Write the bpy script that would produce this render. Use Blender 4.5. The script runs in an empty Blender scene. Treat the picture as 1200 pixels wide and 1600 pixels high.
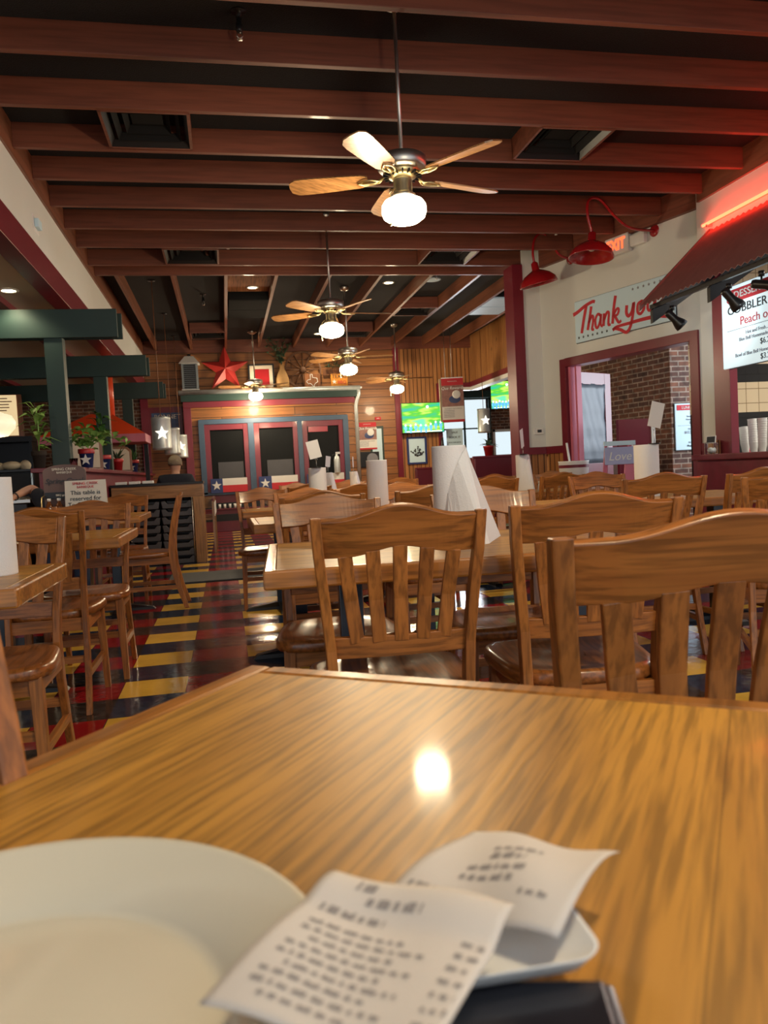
import bpy, math, random
from mathutils import Matrix, Vector, Euler
random.seed(7)
SC = bpy.context.scene
COL = SC.collection
PI = math.pi
# ------------------------------------------------------------------ camera, world, exposure
YAW, PITCH, ROLL, CAMH = 0.197876796, -0.0515881541, -0.0521131006, 0.98033861
cd = bpy.data.cameras.new('camera'); cam = bpy.data.objects.new('camera', cd); COL.objects.link(cam)
cd.sensor_fit = 'VERTICAL'; cd.sensor_height = 36.0; cd.sensor_width = 27.0
cd.lens = 1217.33 / 1600 * 36.0
cd.clip_start = 0.02; cd.clip_end = 200
fw = Vector((math.sin(YAW)*math.cos(PITCH), math.cos(YAW)*math.cos(PITCH), math.sin(PITCH)))
rt = Vector((math.cos(YAW), -math.sin(YAW), 0)); upv = rt.cross(fw)
rt2 = math.cos(ROLL)*rt + math.sin(ROLL)*upv; up2 = -math.sin(ROLL)*rt + math.cos(ROLL)*upv
mw = Matrix((rt2, up2, -fw)).transposed().to_4x4(); mw.translation = Vector((0, 0, CAMH))
cam.matrix_world = mw
cd.dof.use_dof = True; cd.dof.focus_distance = 3.4; cd.dof.aperture_fstop = 9.0
SC.camera = cam
w = bpy.data.worlds.new('world'); SC.world = w; w.use_nodes = True
bg = w.node_tree.nodes['Background']; bg.inputs[0].default_value = (0.86, 0.93, 1.0, 1); bg.inputs[1].default_value = 0.75
SC.view_settings.view_transform = 'Standard'; SC.view_settings.look = 'None'
SC.view_settings.gamma = 1.0; SC.view_settings.use_curve_mapping = False
SC.view_settings.exposure = 0.5
WARM = (1.0, 0.80, 0.52)

# ------------------------------------------------------------------ materials
def new_mat(name):
    m = bpy.data.materials.new(name); m.use_nodes = True
    return m, m.node_tree, m.node_tree.nodes['Principled BSDF']
def setp(b, col=None, rough=.5, metal=0., coat=0., trans=0., emis=None, es=0., alpha=1., ior=None):
    if col is not None: b.inputs['Base Color'].default_value = (*col, 1)
    b.inputs['Roughness'].default_value = rough; b.inputs['Metallic'].default_value = metal
    b.inputs['Coat Weight'].default_value = coat; b.inputs['Coat Roughness'].default_value = .08
    b.inputs['Transmission Weight'].default_value = trans
    if ior: b.inputs['IOR'].default_value = ior
    if emis: b.inputs['Emission Color'].default_value = (*emis, 1); b.inputs['Emission Strength'].default_value = es
def N(nt, t, **k):
    n = nt.nodes.new(t)
    for a, v in k.items(): setattr(n, a, v)
    return n
def mat(name, col, rough=.5, metal=0., coat=0., trans=0., emis=None, es=0., var=.12, scale=6., bump=0., ior=None):
    m, nt, b = new_mat(name); setp(b, col, rough, metal, coat, trans, emis, es, ior=ior)
    if var > 0:
        tc = N(nt, 'ShaderNodeTexCoord'); no = N(nt, 'ShaderNodeTexNoise'); no.inputs['Scale'].default_value = scale; no.inputs['Detail'].default_value = 5
        nt.links.new(tc.outputs['Object'], no.inputs['Vector'])
        mx = N(nt, 'ShaderNodeMix', data_type='RGBA')
        mx.inputs[6].default_value = (*[max(0, c*(1-var)) for c in col], 1); mx.inputs[7].default_value = (*[min(1, c*(1+var)) for c in col], 1)
        nt.links.new(no.outputs['Fac'], mx.inputs[0]); nt.links.new(mx.outputs[2], b.inputs['Base Color'])
        if bump > 0:
            bp = N(nt, 'ShaderNodeBump'); bp.inputs['Strength'].default_value = bump; bp.inputs['Distance'].default_value = .01
            nt.links.new(no.outputs['Fac'], bp.inputs['Height']); nt.links.new(bp.outputs[0], b.inputs['Normal'])
    return m
def wood(name, light, dark, axis='X', scale=1., rough=.35, coat=.3, contrast=1., knots=False, stave=0., stave_axis=1):
    """oak-like grain running along one object axis"""
    m, nt, b = new_mat(name); setp(b, light, rough, coat=coat)
    tc = N(nt, 'ShaderNodeTexCoord'); mp = N(nt, 'ShaderNodeMapping')
    s = [30*scale]*3; s['XYZ'.index(axis)] = 1.6*scale
    mp.inputs['Scale'].default_value = s
    oi = N(nt, 'ShaderNodeObjectInfo'); mulr = N(nt, 'ShaderNodeMath', operation='MULTIPLY'); mulr.inputs[1].default_value = 17.3
    nt.links.new(oi.outputs['Random'], mulr.inputs[0])
    add = N(nt, 'ShaderNodeVectorMath', operation='ADD')
    nt.links.new(tc.outputs['Object'], mp.inputs['Vector']); nt.links.new(mp.outputs[0], add.inputs[0]); nt.links.new(mulr.outputs[0], add.inputs[1])
    n1 = N(nt, 'ShaderNodeTexNoise'); n1.inputs['Scale'].default_value = .55; n1.inputs['Detail'].default_value = 4; n1.inputs['Distortion'].default_value = .7
    n2 = N(nt, 'ShaderNodeTexNoise'); n2.inputs['Scale'].default_value = 3.4; n2.inputs['Detail'].default_value = 3
    n3 = N(nt, 'ShaderNodeTexNoise'); n3.inputs['Scale'].default_value = .09; n3.inputs['Detail'].default_value = 2
    for n in (n1, n2, n3): nt.links.new(add.outputs[0], n.inputs['Vector'])
    r1 = N(nt, 'ShaderNodeValToRGB'); r1.color_ramp.elements[0].position = .36; r1.color_ramp.elements[1].position = .62
    nt.links.new(n1.outputs['Fac'], r1.inputs[0])
    r2 = N(nt, 'ShaderNodeValToRGB'); r2.color_ramp.elements[0].position = .38; r2.color_ramp.elements[1].position = .56
    nt.links.new(n2.outputs['Fac'], r2.inputs[0])
    a = N(nt, 'ShaderNodeMix', data_type='RGBA'); a.inputs[6].default_value = (*dark, 1); a.inputs[7].default_value = (*light, 1)
    f = N(nt, 'ShaderNodeMath', operation='MULTIPLY_ADD'); f.inputs[1].default_value = .55*contrast; f.inputs[2].default_value = 1-.55*contrast
    nt.links.new(r1.outputs[0], f.inputs[0]); nt.links.new(f.outputs[0], a.inputs[0])
    c = N(nt, 'ShaderNodeMix', data_type='RGBA', blend_type='MULTIPLY'); c.inputs[0].default_value = .42*contrast
    nt.links.new(a.outputs[2], c.inputs[6]); nt.links.new(r2.outputs[0], c.inputs[7])
    hs = N(nt, 'ShaderNodeHueSaturation')
    v = N(nt, 'ShaderNodeMath', operation='MULTIPLY_ADD'); v.inputs[1].default_value = .5; v.inputs[2].default_value = .75
    nt.links.new(n3.outputs['Fac'], v.inputs[0])
    last = v.outputs[0]
    if stave > 0:
        sx = N(nt, 'ShaderNodeSeparateXYZ'); nt.links.new(tc.outputs['Object'], sx.inputs[0])
        dv = N(nt, 'ShaderNodeMath', operation='DIVIDE'); dv.inputs[1].default_value = stave; nt.links.new(sx.outputs[stave_axis], dv.inputs[0])
        fl = N(nt, 'ShaderNodeMath', operation='FLOOR'); nt.links.new(dv.outputs[0], fl.inputs[0])
        wn = N(nt, 'ShaderNodeTexWhiteNoise', noise_dimensions='1D'); nt.links.new(fl.outputs[0], wn.inputs['W'])
        v2 = N(nt, 'ShaderNodeMath', operation='MULTIPLY_ADD'); v2.inputs[1].default_value = .22; v2.inputs[2].default_value = -.11
        nt.links.new(wn.outputs['Value'], v2.inputs[0]); v3 = N(nt, 'ShaderNodeMath', operation='ADD')
        nt.links.new(last, v3.inputs[0]); nt.links.new(v2.outputs[0], v3.inputs[1]); last = v3.outputs[0]
        # thin dark joint lines between the staves
        fr = N(nt, 'ShaderNodeMath', operation='FRACT'); nt.links.new(dv.outputs[0], fr.inputs[0])
        gt = N(nt, 'ShaderNodeMath', operation='GREATER_THAN'); gt.inputs[1].default_value = .014; nt.links.new(fr.outputs[0], gt.inputs[0])
        g2 = N(nt, 'ShaderNodeMath', operation='MULTIPLY_ADD'); g2.inputs[1].default_value = .35; g2.inputs[2].default_value = .65; nt.links.new(gt.outputs[0], g2.inputs[0])
        v4 = N(nt, 'ShaderNodeMath', operation='MULTIPLY'); nt.links.new(last, v4.inputs[0]); nt.links.new(g2.outputs[0], v4.inputs[1]); last = v4.outputs[0]
    nt.links.new(last, hs.inputs['Value']); nt.links.new(c.outputs[2], hs.inputs['Color'])
    nt.links.new(hs.outputs[0], b.inputs['Base Color'])
    bp = N(nt, 'ShaderNodeBump'); bp.inputs['Strength'].default_value = .12; bp.inputs['Distance'].default_value = .002
    nt.links.new(n2.outputs['Fac'], bp.inputs['Height']); nt.links.new(bp.outputs[0], b.inputs['Normal'])
    return m
def swizzle(nt, ax):
    tc = N(nt, 'ShaderNodeTexCoord'); sp = N(nt, 'ShaderNodeSeparateXYZ'); cb = N(nt, 'ShaderNodeCombineXYZ')
    nt.links.new(tc.outputs['Object'], sp.inputs[0])
    nt.links.new(sp.outputs[ax], cb.inputs[0]); nt.links.new(sp.outputs[2], cb.inputs[1])
    return tc, cb
def brick(name, c1, c2, mortar, ax=0, bw=.21, bh=.068, ms=.009, rough=.85, off=.5, bump=.5):
    m, nt, b = new_mat(name); setp(b, c1, rough)
    tc, cb = swizzle(nt, ax)
    bt = N(nt, 'ShaderNodeTexBrick'); bt.offset = off
    bt.inputs['Color1'].default_value = (*c1, 1); bt.inputs['Color2'].default_value = (*c2, 1); bt.inputs['Mortar'].default_value = (*mortar, 1)
    bt.inputs['Scale'].default_value = 1; bt.inputs['Mortar Size'].default_value = ms; bt.inputs['Brick Width'].default_value = bw; bt.inputs['Row Height'].default_value = bh
    bt.inputs['Bias'].default_value = 0; bt.inputs['Mortar Smooth'].default_value = .1
    nt.links.new(cb.outputs[0], bt.inputs['Vector'])
    no = N(nt, 'ShaderNodeTexNoise'); no.inputs['Scale'].default_value = 9; no.inputs['Detail'].default_value = 6; nt.links.new(cb.outputs[0], no.inputs['Vector'])
    mx = N(nt, 'ShaderNodeMix', data_type='RGBA', blend_type='MULTIPLY'); mx.inputs[0].default_value = .6
    rr = N(nt, 'ShaderNodeValToRGB'); rr.color_ramp.elements[0].position = .3; rr.color_ramp.elements[1].position = .65; nt.links.new(no.outputs['Fac'], rr.inputs[0])
    nt.links.new(bt.outputs['Color'], mx.inputs[6]); nt.links.new(rr.outputs[0], mx.inputs[7]); nt.links.new(mx.outputs[2], b.inputs['Base Color'])
    bp = N(nt, 'ShaderNodeBump'); bp.inputs['Strength'].default_value = bump; bp.inputs['Distance'].default_value = .01; bp.invert = True
    nt.links.new(bt.outputs['Fac'], bp.inputs['Height']); nt.links.new(bp.outputs[0], b.inputs['Normal'])
    return m
def planks(name, c1, c2, line, ax=0, bw=2.4, bh=.15, vertical=False, rough=.5, ms=.004):
    """boards: wide 'bricks' with a thin dark joint and grain along the board"""
    m, nt, b = new_mat(name); setp(b, c1, rough, coat=.1)
    tc = N(nt, 'ShaderNodeTexCoord'); sp = N(nt, 'ShaderNodeSeparateXYZ'); cb = N(nt, 'ShaderNodeCombineXYZ')
    nt.links.new(tc.outputs['Object'], sp.inputs[0])
    u, v = (2, ax) if vertical else (ax, 2)
    nt.links.new(sp.outputs[u], cb.inputs[0]); nt.links.new(sp.outputs[v], cb.inputs[1])
    bt = N(nt, 'ShaderNodeTexBrick'); bt.offset = .37
    bt.inputs['Color1'].default_value = (*c1, 1); bt.inputs['Color2'].default_value = (*c2, 1); bt.inputs['Mortar'].default_value = (*line, 1)
    bt.inputs['Scale'].default_value = 1; bt.inputs['Mortar Size'].default_value = ms; bt.inputs['Brick Width'].default_value = bw; bt.inputs['Row Height'].default_value = bh
    nt.links.new(cb.outputs[0], bt.inputs['Vector'])
    mp = N(nt, 'ShaderNodeMapping'); mp.inputs['Scale'].default_value = (1.2, 22, 1); nt.links.new(cb.outputs[0], mp.inputs['Vector'])
    no = N(nt, 'ShaderNodeTexNoise'); no.inputs['Scale'].default_value = 1.2; no.inputs['Detail'].default_value = 6; no.inputs['Distortion'].default_value = .6
    nt.links.new(mp.outputs[0], no.inputs['Vector'])
    rr = N(nt, 'ShaderNodeValToRGB'); rr.color_ramp.elements[0].position = .3; rr.color_ramp.elements[1].position = .62; rr.color_ramp.elements[0].color = (.35, .35, .35, 1)
    nt.links.new(no.outputs['Fac'], rr.inputs[0])
    vo = N(nt, 'ShaderNodeTexVoronoi'); vo.inputs['Scale'].default_value = 2.3; nt.links.new(cb.outputs[0], vo.inputs['Vector'])
    kr = N(nt, 'ShaderNodeValToRGB'); kr.color_ramp.elements[0].position = .05; kr.color_ramp.elements[1].position = .10; kr.color_ramp.elements[0].color = (.45, .4, .35, 1)
    nt.links.new(vo.outputs['Distance'], kr.inputs[0])
    mx = N(nt, 'ShaderNodeMix', data_type='RGBA', blend_type='MULTIPLY'); mx.inputs[0].default_value = .6
    nt.links.new(bt.outputs['Color'], mx.inputs[6]); nt.links.new(rr.outputs[0], mx.inputs[7])
    m2 = N(nt, 'ShaderNodeMix', data_type='RGBA', blend_type='MULTIPLY'); m2.inputs[0].default_value = .8
    nt.links.new(mx.outputs[2], m2.inputs[6]); nt.links.new(kr.outputs[0], m2.inputs[7]); nt.links.new(m2.outputs[2], b.inputs['Base Color'])
    bp = N(nt, 'ShaderNodeBump'); bp.inputs['Strength'].default_value = .5; bp.inputs['Distance'].default_value = .008; bp.invert = True
    nt.links.new(bt.outputs['Fac'], bp.inputs['Height']); nt.links.new(bp.outputs[0], b.inputs['Normal'])
    return m
def floor_mat():
    m, nt, b = new_mat('floor_tiles'); setp(b, (.1, .1, .1), .12, coat=.0); b.inputs['Specular IOR Level'].default_value = .35
    tc = N(nt, 'ShaderNodeTexCoord'); sp = N(nt, 'ShaderNodeSeparateXYZ'); nt.links.new(tc.outputs['Object'], sp.inputs[0])
    def M(op, a, bb, c=None):
        n = N(nt, 'ShaderNodeMath', operation=op)
        for i, q in enumerate((a, bb, c)):
            if q is None: continue
            if isinstance(q, (int, float)): n.inputs[i].default_value = q
            else: nt.links.new(q, n.inputs[i])
        return n.outputs[0]
    ux = M('DIVIDE', M('ADD', sp.outputs[0], .549077), .3048); uy = M('DIVIDE', M('SUBTRACT', sp.outputs[1], 3.722158), .3048)
    fx, fy = M('FLOOR', ux, None), M('FLOOR', uy, None)
    px, py = M('FLOORED_MODULO', fx, 2.), M('FLOORED_MODULO', fy, 2.)
    def mix(f, a, bb):
        n = N(nt, 'ShaderNodeMix', data_type='RGBA'); nt.links.new(f, n.inputs[0])
        for i, q in ((6, a), (7, bb)):
            if isinstance(q, tuple): n.inputs[i].default_value = (*q, 1)
            else: nt.links.new(q, n.inputs[i])
        return n.outputs[2]
    even = mix(px, (.80, .47, .07), (.30, .006, .010))
    no = N(nt, 'ShaderNodeTexNoise'); no.inputs['Scale'].default_value = 30; no.inputs['Detail'].default_value = 6; nt.links.new(tc.outputs['Object'], no.inputs['Vector'])
    rr = N(nt, 'ShaderNodeValToRGB'); rr.color_ramp.elements[0].position = .42; rr.color_ramp.elements[1].position = .7
    nt.links.new(no.outputs['Fac'], rr.inputs[0])
    blk = mix(rr.outputs[0], (.010, .010, .012), (.05, .035, .028)); nav = mix(rr.outputs[0], (.008, .018, .05), (.02, .045, .09))
    odd = mix(px, nav, blk)
    col = mix(py, even, odd)
    wn = N(nt, 'ShaderNodeTexWhiteNoise', noise_dimensions='2D'); cb = N(nt, 'ShaderNodeCombineXYZ'); nt.links.new(fx, cb.inputs[0]); nt.links.new(fy, cb.inputs[1]); nt.links.new(cb.outputs[0], wn.inputs['Vector'])
    n2 = N(nt, 'ShaderNodeTexNoise'); n2.inputs['Scale'].default_value = 5; n2.inputs['Detail'].default_value = 4; nt.links.new(tc.outputs['Object'], n2.inputs['Vector'])
    val = M('ADD', M('MULTIPLY', wn.outputs['Value'], .18), M('MULTIPLY_ADD', n2.outputs['Fac'], .4, .68))
    hs = N(nt, 'ShaderNodeHueSaturation'); nt.links.new(col, hs.inputs['Color']); nt.links.new(val, hs.inputs['Value'])
    # joints
    gx, gy = M('FRACT', ux, None), M('FRACT', uy, None)
    ex = M('MINIMUM', gx, M('SUBTRACT', 1., gx)); ey = M('MINIMUM', gy, M('SUBTRACT', 1., gy)); e = M('MINIMUM', ex, ey)
    j = M('GREATER_THAN', e, .006)
    nt.links.new(mix(j, (.03, .025, .02), hs.outputs[0]), b.inputs['Base Color'])
    n3 = N(nt, 'ShaderNodeTexNoise'); n3.inputs['Scale'].default_value = 14; n3.inputs['Detail'].default_value = 2; nt.links.new(tc.outputs['Object'], n3.inputs['Vector'])
    bp = N(nt, 'ShaderNodeBump'); bp.inputs['Strength'].default_value = .22; bp.inputs['Distance'].default_value = .006
    nt.links.new(n3.outputs['Fac'], bp.inputs['Height']); nt.links.new(bp.outputs[0], b.inputs['Normal'])
    r2 = M('MULTIPLY_ADD', n2.outputs['Fac'], .16, .05); nt.links.new(r2, b.inputs['Roughness'])
    return m
def stripes(name, ca, cb_, ax, pitch, duty=.5, rough=.5, metal=0.):
    m, nt, b = new_mat(name); setp(b, ca, rough, metal)
    tc = N(nt, 'ShaderNodeTexCoord'); sp = N(nt, 'ShaderNodeSeparateXYZ'); nt.links.new(tc.outputs['Object'], sp.inputs[0])
    d = N(nt, 'ShaderNodeMath', operation='DIVIDE'); d.inputs[1].default_value = pitch; nt.links.new(sp.outputs[ax], d.inputs[0])
    f = N(nt, 'ShaderNodeMath', operation='FRACT'); nt.links.new(d.outputs[0], f.inputs[0])
    g = N(nt, 'ShaderNodeMath', operation='GREATER_THAN'); g.inputs[1].default_value = duty; nt.links.new(f.outputs[0], g.inputs[0])
    mx = N(nt, 'ShaderNodeMix', data_type='RGBA'); mx.inputs[6].default_value = (*ca, 1); mx.inputs[7].default_value = (*cb_, 1)
    nt.links.new(g.outputs[0], mx.inputs[0]); nt.links.new(mx.outputs[2], b.inputs['Base Color'])
    return m
OAKL, OAKD = (.60, .285, .040), (.28, .115, .014)
CHL, CHD = (.46, .165, .033), (.21, .062, .012)
M_ = {}
for ax in 'XYZ':
    M_['chair'+ax] = wood('chair_oak_'+ax.lower(), CHL, CHD, ax, rough=.38, coat=.15, contrast=1.)
M_['seat'] = wood('seat_oak', (.38, .13, .030), (.16, .045, .011), 'Y', scale=.8, rough=.28, coat=.25)
M_['table'] = wood('tabletop_oak', OAKL, OAKD, 'X', scale=1.3, rough=.42, coat=.12, stave=.1215, stave_axis=1)
M_['tableE'] = wood('table_edge_oak', (.50, .20, .036), (.22, .07, .012), 'X', scale=.8, rough=.32, coat=.25)
M_['beam'] = wood('ceiling_beam_pine', (.205, .060, .032), (.105, .029, .016), 'X', scale=.35, rough=.55, coat=.05, contrast=.6)
M_['beamY'] = wood('ceiling_joist_pine', (.24, .08, .038), (.12, .04, .02), 'Y', scale=.35, rough=.5, coat=.1, contrast=.6)
M_['stationwood'] = wood('station_wood', (.36, .18, .06), (.16, .07, .025), 'X', scale=.8, rough=.45)
M_['stationwoodZ'] = wood('station_wood_upright', (.36, .18, .06), (.16, .07, .025), 'Z', scale=.8, rough=.45)
M_['ceil'] = mat('ceiling_black', (.012, .012, .015), .95, var=.4, scale=120, bump=.6)
M_['cream'] = mat('cream_wall', (.70, .72, .69), .75, var=.04, scale=3)
M_['creamlow'] = mat('cream_soffit', (.60, .53, .43), .8, var=.05, scale=2)
M_['maroon'] = mat('maroon_paint', (.17, .012, .026), .35, coat=.2, var=.15, scale=5)
M_['maroonw'] = mat('maroon_paint_worn', (.16, .014, .03), .4, var=.35, scale=10)
M_['green'] = mat('green_paint', (.012, .038, .034), .5, var=.2, scale=4)
M_['blue'] = mat('slate_blue_paint', (.055, .10, .17), .45, var=.2, scale=5)
M_['log'] = planks('log_wall', (.42, .17, .045), (.26, .09, .024), (.035, .014, .006), 0, 2.2, .155, ms=.006)
M_['bead'] = planks('beadboard_front', (.52, .235, .075), (.42, .17, .05), (.12, .04, .012), 0, 60., .085, vertical=True, ms=.009)
M_['beadY'] = planks('beadboard_side', (.52, .235, .075), (.42, .17, .05), (.12, .04, .012), 1, 60., .085, vertical=True, ms=.009)
M_['brick'] = brick('brick_front', (.23, .085, .045), (.10, .045, .035), (.36, .27, .21), 0)
M_['brickY'] = brick('brick_side', (.20, .07, .04), (.10, .04, .03), (.33, .24, .18), 1)
M_['floor'] = floor_mat()
M_['white'] = mat('white_paint', (.78, .78, .76), .5, var=.03)
M_['paper'] = mat('white_paper', (.80, .79, .77), .8, var=.03, scale=30)
M_['towel'] = mat('paper_towel', (.76, .75, .74), .95, var=.04, scale=220, bump=.18)
M_['receipt'] = mat('receipt_paper', (.66, .60, .54), .7, var=.06, scale=18)
M_['card'] = mat('card_stock', (.72, .68, .60), .6, var=.03)
M_['black'] = mat('black_plastic', (.012, .012, .014), .3, var=.1)
M_['matteblack'] = mat('matte_black', (.010, .010, .011), .85, var=.1)
M_['matteblack'].node_tree.nodes['Principled BSDF'].inputs['Specular IOR Level'].default_value = .15
M_['blackm'] = mat('black_metal', (.015, .015, .017), .35, metal=.3, var=.1)
M_['navycol'] = mat('table_column_blue_black', (.008, .02, .04), .3, coat=.3, var=.1)
M_['steel'] = mat('brushed_nickel', (.62, .60, .56), .38, metal=1., var=.1, scale=20)
M_['brass'] = mat('aged_brass', (.75, .60, .30), .35, metal=1., var=.1)
M_['galv'] = mat('galvanised_tin', (.60, .65, .67), .42, metal=.55, var=.25, scale=12)
M_['blade'] = wood('fan_blade_oak', (.40, .20, .075), (.2, .09, .03), 'X', rough=.35)
M_['globe'] = mat('lit_opal_glass', (1, .95, .85), .3, var=0, emis=(1.0, .86, .56), es=7.)
M_['lite'] = mat('lit_bulb', (1, .95, .85), .3, var=0, emis=(1.0, .80, .45), es=14.)
M_['star'] = mat('lit_star_cutout', (1, .95, .85), .3, var=0, emis=(1.0, .95, .80), es=1.0)
M_['neon'] = mat('neon_tube_red', (1, .2, .05), .3, var=0, emis=(1.0, .03, .012), es=15.)
M_['neonc'] = mat('neon_tube_core', (1, .5, .2), .3, var=0, emis=(1.0, .30, .05), es=7.)
M_['redp'] = mat('red_enamel', (.33, .010, .014), .25, coat=.5, var=.08)
M_['starp'] = mat('red_star_paint', (.50, .035, .030), .45, var=.15, scale=14)
M_['orange'] = mat('orange_red_enamel', (.75, .075, .02), .35, var=.1)
M_['corr'] = mat('awning_red_tin', (.26, .115, .11), .5, metal=.15, var=.25, scale=8)
M_['signwhite'] = mat('sign_pale_blue_white', (.60, .80, .92), .7, var=.03)
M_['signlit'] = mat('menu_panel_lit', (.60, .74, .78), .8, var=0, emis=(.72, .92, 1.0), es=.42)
M_['signred'] = mat('sign_red', (.56, .035, .05), .8, var=.05)
M_['ink'] = mat('dark_ink', (.025, .03, .04), .6, var=.05)
M_['inkr'] = mat('faded_receipt_ink', (.30, .27, .26), .8, var=.05)
M_['inkg'] = mat('grey_ink', (.22, .22, .26), .7, var=.05)
M_['plate'] = mat('cream_melamine', (.70, .64, .50), .16, coat=.5, var=.015)
M_['glass'] = mat('clear_glass', (.9, .97, .96), .03, trans=1., var=0, ior=1.3)
M_['dkglass'] = mat('dark_window_glass', (.008, .009, .010), .45, var=.2, scale=2)
M_['dkglass'].node_tree.nodes['Principled BSDF'].inputs['Specular IOR Level'].default_value = .12
M_['leaf'] = mat('leaf_green', (.06, .17, .035), .5, var=.4, scale=9)
M_['leafd'] = mat('olive_leaf', (.045, .085, .045), .55, var=.4, scale=9)
M_['leafy'] = mat('pothos_leaf', (.18, .33, .07), .45, var=.35, scale=9)
M_['soil'] = mat('soil', (.03, .02, .014), .95, var=.3)
M_['potred'] = mat('red_pot', (.45, .02, .025), .4, var=.1)
M_['potblue'] = mat('navy_pot', (.02, .04, .16), .4, var=.1)
M_['mat'] = mat('grey_rubber_mat', (.075, .08, .085), .9, var=.3, scale=90, bump=.6)
M_['skin'] = mat('skin', (.50, .27, .19), .55, var=.08)
M_['hair'] = mat('grey_hair', (.20, .155, .115), .85, var=.4, scale=60, bump=.7)
M_['hairb'] = mat('brown_hair', (.06, .035, .02), .8, var=.4, scale=60, bump=.7)
M_['navyshirt'] = mat('navy_shirt', (.012, .016, .03), .9, var=.3, scale=40, bump=.2)
M_['denim'] = mat('denim', (.04, .06, .11), .9, var=.3, scale=60)
M_['grey'] = mat('grey_plastic', (.055, .055, .065), .4, var=.15)
M_['wick'] = stripes('woven_basket', (.50, .30, .12), (.30, .16, .06), 2, .022, .45, .8)
M_['wheelw'] = wood('weathered_wheel_wood', (.17, .075, .035), (.07, .03, .015), 'Z', rough=.7, coat=0)
M_['box'] = wood('frame_brown', (.32, .12, .04), (.14, .05, .02), 'Z', rough=.5)
M_['bottle'] = mat('amber_bottle', (.16, .05, .012), .12, coat=.5, var=.1)
M_['label'] = mat('bottle_label', (.55, .55, .55), .6, var=.2, scale=30)
M_['vinyl'] = mat('maroon_vinyl', (.13, .012, .025), .35, coat=.2, var=.1)
M_['salt'] = mat('salt_in_glass', (.72, .74, .76), .25, coat=.6, var=.05)
M_['beige'] = mat('beige_cloth', (.55, .45, .30), .8, var=.2)
M_['pinkp'] = mat('pink_paint', (.62, .16, .24), .45, var=.15, scale=4)
M_['pinksign'] = mat('blue_pink_sign', (.40, .42, .66), .45, var=.3, scale=2.5)
M_['folder'] = mat('black_leatherette', (.010, .010, .016), .28, coat=.3, var=.1, scale=30)
M_['skyl'] = mat('grey_lens_panel', (.25, .29, .30), .4, var=.2, scale=18, emis=(.7, .85, .9), es=.12)

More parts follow.
